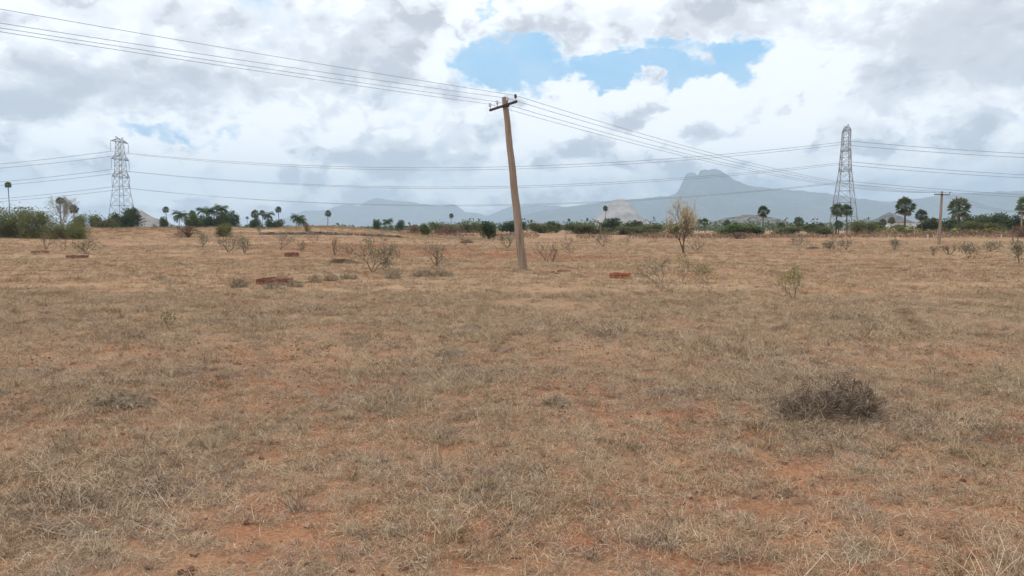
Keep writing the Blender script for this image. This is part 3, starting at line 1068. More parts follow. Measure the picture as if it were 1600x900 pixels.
    put(TREE_P[key], key, idx, px, dist, top, label, G_T[key], 6, w, 7.0)

# the big feathery thorn scrub at the left edge
sc_root = [make_leafy('thorn_shrub', 'shrub', M['scrub_leaf'], 61 + i, w=9, h=6, n=10000, leaf=0.25, lumps=44, lo=-0.1, spiky=1.3, trunk_r=0.07) for i in range(2)]
for i, (px, dist, top, w, label) in enumerate([
    (14, 104, 322, 92, 'big feathery green thorn shrub filling the left edge'),
    (60, 100, 329, 66, 'feathery thorn shrub at the right shoulder of the big one'),
    (98, 97, 344, 66, 'lower feathery shrub where the scrub thins out'),
    (-30, 108, 322, 90, 'thorn shrub cut by the left edge of the view'),
    (124, 95, 351, 44, 'small pale feathery shrub at the end of the left scrub')]):
    put(sc_root, 's', i % 2, px, dist, top, label, 'feathery thorn shrubs at the left edge', 6, w, 8.2)

# ------------------------------------------------------------------ branching shrubs and small trees


def branch(mb, tips, rng, p, d, length, rad, depth, spread, up, wig=0.28):
    pts, rr = [p.copy()], [rad]
    n = 3
    for i in range(n):
        d = (d + Vector((rng.gauss(0, wig), rng.gauss(0, wig), rng.gauss(0, wig * .7) + up))).normalized()
        p = p + d * (length / n)
        pts.append(p.copy()); rr.append(rad * (1 - 0.38 * (i + 1) / n))
        if depth > 0 and i == 1 and rng.random() < 0.55:
            a = Vector((rng.gauss(0, 1), rng.gauss(0, 1), rng.gauss(0, .5))).normalized()
            branch(mb, tips, rng, p, (d + a * spread).normalized(), length * 0.6, rad * 0.55, depth - 1, spread, up, wig)
    mb.tube(pts, rr, 5 if rad > 0.012 else 3, False)
    if depth <= 0:
        tips.append((p, d)); return
    for k in range(2 if rng.random() < 0.65 else 3):
        a = Vector((rng.gauss(0, 1), rng.gauss(0, 1), rng.gauss(0, .5))).normalized()
        branch(mb, tips, rng, p, (d + a * spread).normalized(), length * rng.uniform(0.62, 0.85), rad * 0.62, depth - 1, spread, up, wig)
    if depth <= 2: tips.append((p, d))


def make_shrub(name, seed, loc, W, H, stems, depth, rad, label, cat, group=None, leaf=None, nleaf=6, lsize=0.05, spread=0.75, up=0.10, tilt=0.55, wood='grey_bark', wood_part='branches', leaf_depth=2):
    rng = random.Random(seed)
    mb, tips = MB(), []
    for s in range(stems):
        an = s / stems * 6.28 + rng.uniform(-.6, .6)
        d = Vector((math.cos(an) * tilt, math.sin(an) * tilt, 1)).normalized()
        branch(mb, tips, rng, Vector((math.cos(an) * 0.03, math.sin(an) * 0.03, -0.04)), d, 1.0, rad, depth, spread, up)
    lf = MB()
    v = np.array(mb.v)
    zmax = np.percentile(v[:, 2], 99.5)
    wx = np.percentile(v[:, 0], 99) - np.percentile(v[:, 0], 1)
    sx_, sz = W / max(wx, .1), H / zmax
    S = Vector((sx_, sx_, sz))
    # tubes are rebuilt at the right size so that twigs keep their thickness
    mb2, tips2 = MB(), []
    rng = random.Random(seed)

    def grow(p, d, length, rad_, depth_):
        pts, rr = [p.copy()], [rad_]
        for i in range(3):
            d = (d + Vector((rng.gauss(0, .28), rng.gauss(0, .28), rng.gauss(0, .2) + up))).normalized()
            p = p + d * (length / 3)
            pts.append(p.copy()); rr.append(rad_ * (1 - 0.38 * (i + 1) / 3))
            if depth_ > 0 and i == 1 and rng.random() < 0.55:
                a = Vector((rng.gauss(0, 1), rng.gauss(0, 1), rng.gauss(0, .5))).normalized()
                grow(p, (d + a * spread).normalized(), length * 0.6, rad_ * 0.55, depth_ - 1)
        mb2.tube([Vector((q.x * S.x, q.y * S.y, q.z * S.z)) for q in pts], rr, 5 if rad_ > 0.012 else 3, False)
        if depth_ <= 0:
            tips2.append((p, d)); return
        for k in range(2 if rng.random() < 0.65 else 3):
            a = Vector((rng.gauss(0, 1), rng.gauss(0, 1), rng.gauss(0, .5))).normalized()
            grow(p, (d + a * spread).normalized(), length * rng.uniform(0.62, 0.85), rad_ * 0.62, depth_ - 1)
        if depth_ <= leaf_depth: tips2.append((p, d))
    for s in range(stems):
        an = s / stems * 6.28 + rng.uniform(-.6, .6)
        d = Vector((math.cos(an) * tilt, math.sin(an) * tilt, 1)).normalized()
        grow(Vector((math.cos(an) * 0.03, math.sin(an) * 0.03, -0.04)), d, 1.0, rad, depth)
    if leaf is None:
        o = mb2.build(name, M[wood], None, loc)
        return tag(o, label, cat, group)
    root = thing(name, loc, label, cat, group)
    mb2.build(wood_part, M[wood], root)
    for p, d in tips2:
        q0 = Vector((p.x * S.x, p.y * S.y, p.z * S.z))
        for k in range(nleaf):
            a = Vector((rng.gauss(0, 1), rng.gauss(0, 1), rng.gauss(0, 1)))
            l = lsize * rng.uniform(0.6, 1.4)
            lf.leaf(q0 + a * (lsize * 1.1), (d + a * 0.8).normalized(), (rng.uniform(-1, 1), rng.uniform(-1, 1), 1), l, l * 0.5)
    lf.build('foliage', M[leaf], root)
    return root


def shrub_px(px, base, top, wpx, **k):
    g = ground_pt(px, base)
    W, H = wpx / FPX * g.y, (base - top) / FPX * g.y
    return make_shrub(k.pop('name', 'dry_shrub'), k.pop('seed'), g, W, H, label=k.pop('label'), cat=k.pop('cat', 'shrub'), **k)


G_S = 'half dry shrubs scattered over the field'
shrub_px(583, 425, 371, 52, seed=101, stems=3, depth=4, rad=0.028, leaf='grey_leaf', nleaf=5, lsize=0.07, label='wide forked shrub with pale leaves on its tips, left of the mound of grey brush', group=G_S, tilt=0.75)
shrub_px(682, 416, 382, 36, seed=102, stems=6, depth=3, rad=0.026, leaf='grey_leaf', nleaf=2, lsize=0.06, label='stiff upright shrub growing out of the grey brush mound', group=G_S, wood='grey_bark')
shrub_px(1031, 445, 402, 50, seed=103, stems=4, depth=3, rad=0.018, leaf='grey_leaf', nleaf=3, lsize=0.05, label='nearly bare spreading shrub right of the bright red brick plinth', group=G_S, tilt=0.8)
shrub_px(1067, 441, 398, 20, seed=104, stems=3, depth=3, rad=0.009, leaf='lime_leaf', nleaf=2, lsize=0.045, label='thin upright leafy shrub between bare shrub and yellow green one', group=G_S, tilt=0.3)
shrub_px(1106, 443, 414, 32, seed=105, stems=4, depth=3, rad=0.011, leaf='lime_leaf', nleaf=3, lsize=0.045, label='compact shrub with yellow green leaves right of the bare shrub', group=G_S, tilt=0.6)
shrub_px(1240, 468, 415, 36, seed=106, stems=3, depth=4, rad=0.014, leaf='lime_leaf', nleaf=3, lsize=0.040, label='green leaved shrub alone on the right half of the field', group=G_S, tilt=0.55)
shrub_px(1068, 396, 314, 50, seed=107, stems=3, depth=5, rad=0.062, leaf='yellow_leaf', leaf_depth=0, nleaf=4, lsize=0.085, label='slender small tree with yellowing sparse leaves right of the granite cone', name='sparse_tree', cat='tree', tilt=0.16, spread=0.85, up=0.16, wood='bark', wood_part='trunk')
for i, (px, base, top, w, lf_, label) in enumerate([
    (72, 390, 361, 26, None, 'bare forked shrub left of the fallen branch at far left'),
    (100, 391, 368, 24, None, 'bare low shrub between forked shrub and fallen branch'),
    (135, 398, 375, 34, 'grey_leaf', 'grey green shrub beside the fallen branch'),
    (316, 388, 364, 18, 'grey_leaf', 'small grey green shrub in front of the left bank'),
    (357, 394, 364, 34, 'grey_leaf', 'many stemmed shrub in front of the dark grove'),
    (382, 397, 370, 16, 'grey_leaf', 'thin shrub close to the right of a many stemmed one'),
    (407, 376, 363, 12, 'grey_leaf', 'tiny shrub below the tall round headed palm'),
    (438, 391, 366, 32, 'grey_leaf', 'round low shrub behind the small brick plinth'),
    (472, 393, 374, 18, None, 'short bare shrub right of the small brick plinth'),
    (490, 380, 362, 20, None, 'bare shrub in front of the stone wall end'),
    (523, 400, 368, 16, None, 'crooked bare shrub with a single tall stem'),
    (546, 397, 378, 34, None, 'sprawling bare shrub above the brown brush pile'),
    (677, 375, 360, 16, None, 'small brown shrub beside the bright green tree'),
    (725, 384, 368, 16, None, 'little umbrella shaped dry shrub left of the leaning pole'),
    (793, 388, 366, 22, 'grey_leaf', 'grey shrub just left of the leaning pole shaft'),
    (853, 408, 374, 34, None, 'bare shrub close to the right of the leaning pole'),
    (864, 409, 381, 16, None, 'short twiggy shrub beside the bare one near the pole'),
    (891, 396, 366, 32, None, 'open bare shrub further right of the leaning pole'),
    (942, 386, 368, 22, 'grey_leaf', 'soft grey green shrub below the granite cone'),
    (979, 385, 370, 14, None, 'tiny bare shrub before the red earth strip'),
    (1088, 392, 371, 28, None, 'drooping bare brush at the foot of the yellow leaved tree'),
    (1248, 391, 369, 30, 'grey_leaf', 'pale shrub in front of the round dark palm'),
    (1300, 392, 376, 26, 'grey_leaf', 'left of two faint shrubs below the narrow pylon'),
    (1322, 391, 374, 20, 'grey_leaf', 'right of two faint shrubs below the narrow pylon'),
    (1397, 391, 375, 12, 'grey_leaf', 'small shrub in front of the tall skirted palm'),
    (1458, 399, 384, 22, None, 'bare shrub at the foot of the tilted pole'),
    (1482, 398, 382, 22, None, 'twiggy shrub right of the tilted pole foot'),
    (1512, 404, 382, 20, 'grey_leaf', 'grey shrub below the wide crowned palm'),
    (1545, 393, 378, 20, 'grey_leaf', 'faint low shrub before the white fence post'),
    (1592, 412, 380, 18, 'grey_leaf', 'upright grey shrub at the right edge of the field'),
]):
    shrub_px(px, base, top, w, seed=200 + i, stems=4 if w > 14 else 3, depth=3, rad=0.027 if base < 400 else 0.020, leaf=lf_, nleaf=3, lsize=0.09,
             label=label, group=G_S, tilt=0.75, wood='grey_bark' if i % 2 else 'bark')
# leafless tree behind the scrub on the left
g = at(96, 225)
make_shrub('bare_tree', 300, g, 40 / FPX * 225, h_to(309, 225, g.z), 3, 5, 0.13, 'grey almost leafless tree around a palm behind the left scrub', 'tree', None, 'grey_leaf', 2, 0.26, 0.6, 0.12, 0.45, 'grey_bark', 'trunk')
# fallen branch
g = ground_pt(160, 399)
mb, tips = MB(), []
rg = random.Random(5)
branch(mb, tips, rg, Vector((-1.3, 0, 0.06)), Vector((1, 0.1, 0.03)), 1.4, 0.06, 3, 0.5, -0.02, 0.12)
tag(mb.build('fallen_branch', M['bark'], None, g), 'dead branch lying on the ground right of the grey green shrub', 'branch')


# ------------------------------------------------------------------ dead brush: dense twiggy heaps
def make_brush(name, seed, loc, W, Dp, H, n, rad, mat_, label, cat='bush', group=None, curl=0.5, lobes=((0, 0, 1, 1),)):
    rng = random.Random(seed)
    mb = MB()
    W0, D0, H0 = W, Dp, H
    for i in range(n):
        lx, ly, ls, lh = lobes[i % len(lobes)]
        W, Dp, H = W0 * ls, D0 * ls, H0 * lh
        an = rng.uniform(0, 6.28)
        r0 = math.sqrt(rng.random())
        if i % 3:                                   # stems that rise from the root stock and bend over
            r0 *= 0.6
            p = Vector((math.cos(an) * r0 * W * 0.5, math.sin(an) * r0 * Dp * 0.5, -0.02))
            an2 = an + rng.gauss(0, 1.2)
            d = Vector((math.cos(an2) * W * 0.4, math.sin(an2) * Dp * 0.4, H * rng.uniform(0.3, 1.5)))
            L = d.length * rng.uniform(0.6, 1.2)
            wg = 0.30
        else:                                       # loose ends tangled through the heap
            zz = rng.random()
            r0 *= math.sqrt(max(0.05, 1 - zz * zz))
            p = Vector((math.cos(an) * r0 * W * 0.5, math.sin(an) * r0 * Dp * 0.5, zz * H * 0.9))
            an2 = rng.uniform(0, 6.28)
            d = Vector((math.cos(an2), math.sin(an2), rng.uniform(-.5, .5)))
            L = rng.uniform(0.15, 0.45) * W
            wg = 0.42
        d.normalize()
        pts = [p.copy()]
        k = 6
        loose = rng.choice((0.7, 0.85, 1.0, 1.15, 1.4)) * rng.uniform(0.8, 1.1)
        lump = 0.80 + 0.45 * mnoise.noise(Vector((math.cos(an2) * 1.7 + seed, math.sin(an2) * 1.7, 0)))
        for j in range(k):
            d = (d + Vector((rng.gauss(0, wg), rng.gauss(0, wg), rng.gauss(0, wg * .7) - 0.10 * curl * j / k * 2))).normalized()
            p = p + d * (L / k)
            e_ = math.sqrt((p.x / (W * 0.52)) ** 2 + (p.y / (Dp * 0.52)) ** 2 + (max(p.z, 0) / (H * 1.05)) ** 2) / lump
            if e_ > loose: p = p * (loose / e_) ** 0.8
            p.z = max(p.z, 0.01)
            pts.append(p.copy())
        r_ = rad * rng.choice((0.6, 0.8, 0.9, 1.0, 1.2, 2.6))
        pts = [q + Vector((lx * W0, ly * D0, 0)) for q in pts]
        mb.tube(pts, [r_ * (1 - 0.11 * j) for j in range(k + 1)], 3, False)
    return tag(mb.build(name, mat_, None, loc), label, cat, group)


g = ground_pt(1312, 665)
make_brush('dead_bush', 400, g + Vector((0, 0.30, 0)), 1.04, 0.85, 0.43, 1700, 0.0023, M['twig'], 'big dense dome of tangled dark twigs on the right of the foreground', lobes=((0.10, 0, 0.72, 1.0), (-0.24, -0.1, 0.60, 0.66), (0.27, 0.05, 0.55, 0.78), (0.02, 0.1, 0.95, 0.62)))
g = ground_pt(706, 559)
make_brush('dead_bush', 401, g, 0.46, 0.4, 0.15, 330, 0.0020, M['grey_twig'], 'small brown twiggy tuft in the middle of the foreground')
G_B = 'grey brush tufts near the brick plinths'
for i, (px, base, top, w, n, label) in enumerate([
    (374, 449, 431, 34, 420, 'rounded grey green tuft left of the wide brick plinth'),
    (428, 452, 441, 40, 300, 'low grey tuft growing against the front of the wide brick plinth'),
    (460, 449, 436, 30, 320, 'grey green tuft right of the wide brick plinth'),
    (492, 441, 427, 24, 260, 'first grey tuft right of the wide plinth tufts'),
    (516, 439, 425, 30, 280, 'grey tuft in the row leading to the forked shrub'),
    (545, 436, 424, 34, 280, 'low wide tuft in the row left of the forked shrub'),
    (613, 436, 417, 34, 340, 'grey tuft between forked shrub and grey mound'),
    (660, 432, 417, 40, 480, 'left half of the grey brush mound under the upright shrub'),
    (692, 432, 418, 38, 480, 'right half of the grey brush mound under the upright shrub'),
    (806, 424, 416, 14, 90, 'sparse dry weeds at the left foot of the leaning pole'),
    (826, 424, 418, 12, 80, 'few dry weeds at the right foot of the leaning pole'),
    (250, 438, 430, 30, 220, 'flat dark tuft left of the rounded grey green one'),
    (1360, 505, 492, 40, 260, 'flat grey tuft right of the green leaved shrub'),
    (870, 634, 606, 56, 380, 'grey twiggy tuft in the centre foreground'),
    (190, 632, 596, 110, 700, 'wide grey twig mat at the left of the foreground'),
    (2, 618, 600, 36, 260, 'dark tuft at the left edge of the foreground'),
]):
    g = ground_pt(px, base)
    W, H = w / FPX * g.y, (base - top) / FPX * g.y
    make_brush('brush_tuft', 410 + i, g, W * 1.1, W * 0.8, H * (1.0 if base < 460 else 0.7), int(n * 0.75), 0.0050 if base < 460 else 0.0022, M['grey_twig'], label, 'tuft', G_B)
for i, (px, base, top, w, label) in enumerate([
    (537, 412, 402, 52, 'reddish brown heap of cut brush left of the forked shrub'),
    (640, 371, 366, 30, 'dark brown heap of brush near the bank middle'),
    (730, 380, 372, 28, 'brown heap of thorns left of the leaning pole'),
    (1270, 390, 385, 24, 'little brown brush heap before the narrow pylon')]):
    g = ground_pt(px, base)
    make_brush('brush_pile', 440 + i, g, w / FPX * g.y, w / FPX * g.y * .6, (base - top) / FPX * g.y * .8, 260, 0.014, M['brown_twig'], label, 'brush pile')
# green sprout
g = ground_pt(265, 516)
make_shrub('green_sprout', 450, g, 19 / FPX * g.y, 24 / FPX * g.y, 3, 2, 0.003, 'small green weed sprouting from the dry grass on the left', 'weed', None, 'bright_leaf', 4, 0.032, 0.6, 0.1, 0.5, 'bark', 'stems')


# ------------------------------------------------------------------ brick plinths
def make_plinth(px, base, wpx, hpx, courses, mat_, label, seed, rz=0.0, depth=0.6):
    rng = random.Random(seed)
    g = ground_pt(px, base)
    W, H = wpx / FPX * g.y, hpx * 1.12 / FPX * g.y
    root = thing('brick_plinth', g + Vector((0, depth / 2, 0)), label, 'brick plinth', 'small brick plinths in the field', rz)
    core = MB()
    core.box((0, 0, H / 2 - 0.05), (W - 0.03, depth - 0.03, H + 0.06))
    core.build('mortar_core', M['mortar'], root)
    br = MB()
    bh = H / courses
    nb = max(3, round(W / 0.22))
    nd = max(2, round(depth / 0.22))
    for c in range(courses):
        off = 0.5 if c % 2 else 0.0
        z = bh * (c + 0.5)
        for side in (-1, 1):
            for i in range(nb):
                if c == courses - 1 and rng.random() < 0.10: continue
                x = -W / 2 + W / nb * (i + 0.5) + (0 if not off else 0.02)
                br.box((x, side * (depth / 2 - 0.055), z), (W / nb - 0.030, 0.11 + rng.uniform(-.01, .01), bh - 0.020), Matrix.Rotation(rng.gauss(0, .04), 3, 'Z'), 0.009, rng)
        for side in (-1, 1):
            for i in range(nd - 1):
                y = -depth / 2 + 0.11 + (depth - 0.22) / (nd - 1) * (i + 0.5)
                br.box((side * (W / 2 - 0.055), y, z), (0.11, (depth - 0.22) / (nd - 1) - 0.014, bh - 0.020), Matrix.Rotation(rng.gauss(0, .04), 3, 'Z'), 0.009, rng)
    for i in range(nb):
        for j in range(nd - 1):
            if rng.random() < 0.2: continue
            br.box((-W / 2 + 0.12 + (W - 0.24) / nb * (i + 0.5), -depth / 2 + 0.12 + (depth - 0.24) / (nd - 1) * (j + 0.5), H - 0.03 + rng.uniform(-.01, .012)),
                   ((W - 0.24) / nb - 0.012, (depth - 0.24) / (nd - 1) - 0.012, 0.07), Matrix.Rotation(rng.gauss(0, .05), 3, 'Z'), 0.006, rng)
    br.build('bricks', mat_, root)


make_plinth(423, 445, 49, 8.5, 2, M['old_brick'], 'widest dark weathered brick plinth between two grey green tufts', 1, 0.02, 0.75)
make_plinth(970, 435, 31, 7.5, 2, M['red_brick'], 'bright orange red brick plinth right of the leaning pole', 2, -0.25, 0.45)
make_plinth(454, 402, 20, 6.5, 2, M['old_brick'], 'small weathered brick plinth before the bare shrubs on the left', 3, 0.05, 0.5)
make_plinth(116, 404, 28, 4.6, 2, M['old_brick'], 'flat dark brick plinth below the fallen branch', 4, 0.0, 0.6)
make_plinth(58, 397, 20, 4.4, 2, M['old_brick'], 'flat dark brick plinth beneath the bare forked shrub', 5, 0.0, 0.6)
rg = random.Random(8)
for i in range(11):
    px = 838 + i * 4.4 + rg.uniform(-2, 2)
    g = ground_pt(px, 425.5 + rg.uniform(-1.5, 2.5))
    mb = MB()
    mb.box((0, 0, 0.02), (rg.uniform(.07, .16), rg.uniform(.06, .11), rg.uniform(.05, .09)), Matrix.Rotation(rg.uniform(0, 3), 3, 'Z') @ Matrix.Rotation(rg.gauss(0, .3), 3, 'X'), 0.012, rg)
    tag(mb.build('brick_fragment', M['old_brick'], None, g), 'broken brick lying on the red earth at the foot of the leaning pole', 'brick fragment', 'broken bricks at the leaning pole')

# ------------------------------------------------------------------ wall, houses, posts, bananas
mb = MB()
rg = random.Random(9)
for i in range(230):
    t = rg.random()
    px = 408 + t * 220
    if rg.random() < 0.12: continue
    g = at(px, 110 + rg.uniform(-.5, .5))
    hgt = (0.30 - 0.18 * t) * (0.7 + 0.5 * mnoise.noise(Vector((px * 0.07, 0, 0))))
    mb.box(g + Vector((0, 0, rg.uniform(0.0, max(0.12, hgt)))), (rg.uniform(.25, .6), rg.uniform(.25, .4), rg.uniform(.15, .3)), Matrix.Rotation(rg.uniform(-.4, .4), 3, 'Y') @ Matrix.Rotation(rg.uniform(-.5, .5), 3, 'Z'), 0.07, rg)
tag(mb.build('stone_wall', M['stone_wall']), 'low dark tumbled rubble wall along the top of the brown bank', 'wall')


def make_house(px, dist, w, h, dp, label):
    g = at(px, dist)
    root = thing('house', g, label, 'house', 'small white houses beyond the palms', rng.uniform(-.3, .3))
    wl = MB(); wl.box((0, 0, h / 2), (w, dp, h)); wl.build('wall', M['whitewash'], root)
    rf = MB(); rf.box((0, 0, h + 0.1), (w + .5, dp + .5, 0.2)); rf.build('roof', M['roof'], root)
    d = MB(); d.box((-w * .2, -dp / 2 - 0.02, 1.0), (0.9, 0.06, 2.0)); d.build('door', M['bark'], root)
    wn = MB(); wn.box((w * .22, -dp / 2 - 0.02, 1.5), (0.9, 0.06, 0.9)); wn.build('window', M['iron'], root)


make_house(1398, 330, 10, 3.4, 6, 'little white house behind the palms below the dark cone hill')
make_house(1427, 340, 8, 3.6, 6, 'white house glimpsed between the tall skirted palm and the shorter palm')
for px, dist, top, label in [(1563, 112, 366, 'white square fence post near the right edge'), (1581, 104, 365, 'darker fence post next to the right edge thicket'),
                             (1448, 108, 367, 'pale fence post left of the tilted pole'), (938, 118, 348, 'thin brown wooden post below the slender palm')]:
    g = at(px, dist)
    H = h_to(top, dist, g.z)
    mb = MB()
    mb.tube((Vector((0, 0, -.2)), Vector((0.02, 0, H))), [0.11, 0.10], 4)
    mb.tube((Vector((0.02, 0, H)), Vector((0.02, 0, H + 0.05))), [0.10, 0.03], 4)
    tag(mb.build('fence_post', M['post' if px > 1000 and px != 1581 else 'bark'], None, g), label, 'post', 'posts at the field edge')


def make_banana(seed):
    rng = random.Random(seed)
    root = thing('banana_plant', (0, 0, 0), 'banana', 'banana plant', 'banana plants on the right edge of the field')
    st = MB(); st.tube((Vector((0, 0, -.1)), Vector((0, 0, 1.2))), [0.13, 0.08], 7); st.build('stem', M['lime_leaf'], root)
    lf = MB()
    for i in range(9):
        an = i * 2.4 + rng.uniform(-.3, .3)
        e = rng.uniform(0.5, 1.35)
        p = Vector((0, 0, 1.1)); L = rng.uniform(1.3, 1.9)
        prev = None
        for j in range(7):
            d = Vector((math.cos(an) * math.cos(e), math.sin(an) * math.cos(e), math.sin(e)))
            s = Vector((-math.sin(an), math.cos(an), 0)) * (0.26 * math.sin(math.pi * (j + .3) / 6.6))
            cur = (p - s + Vector((0, 0, .05)), p.copy(), p + s + Vector((0, 0, .05)))
            if prev:
                lf.poly((prev[0], prev[1], cur[1], cur[0])); lf.poly((prev[1], prev[2], cur[2], cur[1]))
            prev = cur
            p = p + d * (L / 6); e -= 0.28
    lf.build('leaves', M['banana_leaf'], root)
    return root


BAN = [make_banana(1), make_banana(2)]
for i, (px, dist, top, label) in enumerate([
    (1372, 150, 352, 'yellow green banana plant left of the tall skirted palm'), (1384, 148, 354, 'low banana plant beside the leftmost banana plant'), (1396, 152, 353, 'banana plant below the little white house'),
    (1415, 150, 351, 'banana plant at the foot of the tall skirted palm'), (1433, 149, 353, 'banana plant below the shorter dark palm'), (1452, 147, 355, 'banana plant just left of the tilted pole'),
    (1490, 150, 353, 'banana plant left of the wide crowned palm foot'), (1520, 152, 355, 'banana plant under the dark tree right of the wide palm'), (1541, 150, 352, 'largest banana plant under the tallest dark tree'),
    (1566, 150, 356, 'banana plant behind the white fence post')]):
    put(BAN, 'b', i % 2, px, dist, top, label, 'banana plants on the right edge of the field', 2.5)

# the far wood that runs along the whole horizon behind the countable trees
rg = random.Random(77)
mb = MB()
for i in range(42000):
    px = rg.uniform(-260, 1860)
    dist = rg.choice((400, 480, 600)) + rg.uniform(-40, 40)
    if px < 240: continue
    dens = mnoise.noise(Vector((px * 0.035, dist * 0.01, 0))) + 0.6 * mnoise.noise(Vector((px * 0.15, dist * 0.02, 4)))
    k = sstep(620, 760, px)
    hmax = max(0.5, (2.6 + 2.6 * k) * (0.75 + 0.75 * dens))
    g = at(px, dist)
    z = hmax * rg.random()
    l = rg.uniform(0.7, 1.5)
    mb.leaf(g + Vector((0, 0, z)), Vector((rg.uniform(-1, 1), rg.uniform(-1, 1), rg.uniform(-.3, 1))).normalized(), (rg.uniform(-1, 1), rg.uniform(-1, 1), 1), l, l * .7)
tag(mb.build('distant_wood', M['dark_leaf']), 'low band of distant trees along the horizon', 'woodland', None, 'stuff')
mb = MB()
for i in range(26000):
    px = rg.uniform(500, 1800)
    dist = rg.uniform(124, 160)
    dn = mnoise.noise(Vector((px * 0.012, 3, 0))) + 0.35 * sstep(640, 1250, px)
    if px < 1320 and (dn < -0.05 or rg.random() > 0.5 + dn): continue
    g = at(px, dist)
    z = max(0.08, 0.55 + 0.6 * mnoise.noise(Vector((px * 0.03, dist * 0.05, 0))) + 0.4 * mnoise.noise(Vector((px * 0.13, dist * 0.1, 0)))) * rg.random()
    if px > 1320: z *= 1.7
    l = rg.uniform(0.18, 0.42)
    mb.leaf(g + Vector((0, 0, z)), Vector((rg.uniform(-1, 1), rg.uniform(-1, 1), rg.uniform(-.1, 1.2))).normalized(), (rg.uniform(-1, 1), rg.uniform(-1, 1), 1), l, l * .45)
tag(mb.build('dry_hedge', M['brown_twig']), 'band of dry brown undergrowth below the far trees', 'undergrowth', None, 'stuff')

# crumbs of earth and pebbles on the bare red patches
mb = MB()
rg = random.Random(55)
for i in range(9000):
    y = math.sqrt(rg.uniform(6, 130))
    x = rg.uniform(-1, 1) * (0.7 * y + 1)
    if mnoise.noise(Vector((x * 1.3, y * 1.3, 8))) < rg.uniform(-.4, .4): continue
    q = rg.choice((0.006, 0.008, 0.010, 0.014, 0.022))
    mb.box((x, y, height(x, y) + q * 0.3), (q * rg.uniform(.8, 1.7), q * rg.uniform(.8, 1.5), q), Matrix.Rotation(rg.uniform(0, 3), 3, 'Z') @ Matrix.Rotation(rg.uniform(0, 1), 3, 'X'), q * 0.28, rg)
M['earth'] = two_tone('earth_crumbs', (0.15, 0.07, 0.045), (0.40, 0.24, 0.16), 3.0)
tag(mb.build('pebbles', M['earth']), 'crumbs of red earth and pebbles between the grass', 'pebbles', None, 'stuff')

# ------------------------------------------------------------------ dry grass
mg, nt, b = mat('dry_grass', 0.85, 0.12)
p = wpos(nt)
pf = mapped(nt, p, (1, 1, 0))
at_n = nt.nodes.new('ShaderNodeAttribute'); at_n.attribute_name = 'tint'
tint = E(nt, at_n.outputs['Fac'])
rnd = orand(nt)
patch = noise(nt, pf, 0.75, 5, 0.65)
patch2 = noise(nt, mapped(nt, pf, (1, 1, 1), (31, 7, 0)), 0.75, 3, 0.6)
greyf = ((patch - 0.5) * 2.0 + (rnd - 0.5) * 1.1 + 0.44).clamp()
sepy = nt.nodes.new('ShaderNodeSeparateXYZ'); nt.links.new(p.s, sepy.inputs[0])
greyf = greyf * (E(nt, sepy.outputs[1]).step(9.0, 32.0) * -0.5 + 1.0)   # grey matted weeds grow on the near part of the field
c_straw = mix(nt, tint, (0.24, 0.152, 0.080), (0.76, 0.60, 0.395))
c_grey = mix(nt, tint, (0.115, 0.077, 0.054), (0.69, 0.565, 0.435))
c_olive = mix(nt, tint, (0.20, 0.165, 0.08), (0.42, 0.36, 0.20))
c = mix(nt, greyf, c_straw, c_grey)
c = mix(nt, (patch2.step(0.58, 0.72) * 0.40), c, c_olive)
c = mix(nt, (rnd.step(0.80, 0.95) * 0.55), c, mix(nt, tint, (0.10, 0.062, 0.042), (0.27, 0.165, 0.105)))
nt.links.new(c.s, b.inputs['Base Color'])

proto_col = bpy.data.collections.new('grass_clumps')


def blade_mesh(name, seed, n, spread, lmin, lmax, w, elev, bendk, sink=0.0):
    rng = random.Random(seed)
    v, f, tn = [], [], []
    for i in range(n):
        an = rng.uniform(0, 6.28)
        r0 = spread * math.sqrt(rng.random())
        p = Vector((math.cos(an) * r0, math.sin(an) * r0, -0.005))
        a2 = rng.uniform(0, 6.28)
        e = max(0.03, rng.gauss(elev, 0.28))
        L = rng.uniform(lmin, lmax)
        ww = w * rng.uniform(0.6, 1.3)
        k = 3
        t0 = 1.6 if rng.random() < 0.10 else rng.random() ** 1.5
        pts = []
        for j in range(k + 1):
            d = Vector((math.cos(a2) * math.cos(e), math.sin(a2) * math.cos(e), math.sin(e)))
            pts.append((p.copy(), d))
            p = p + d * (L / k)
            p.z = max(p.z, 0.004)
            e -= bendk * rng.uniform(0.3, 1.4)
            a2 += rng.gauss(0, 0.30)
        n0 = len(v)
        for j, (q, d) in enumerate(pts):
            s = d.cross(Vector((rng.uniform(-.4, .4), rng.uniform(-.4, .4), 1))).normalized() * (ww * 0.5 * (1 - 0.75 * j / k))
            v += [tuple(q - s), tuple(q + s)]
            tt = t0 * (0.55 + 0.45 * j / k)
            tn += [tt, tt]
        for j in range(k): f.append((n0 + 2 * j, n0 + 2 * j + 1, n0 + 2 * j + 3, n0 + 2 * j + 2))
    me = bpy.data.meshes.new(name)
    me.from_pydata(v, [], f)
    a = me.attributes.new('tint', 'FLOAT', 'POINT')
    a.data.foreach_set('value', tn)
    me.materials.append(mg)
    o = bpy.data.objects.new(name, me)
    proto_col.objects.link(o)


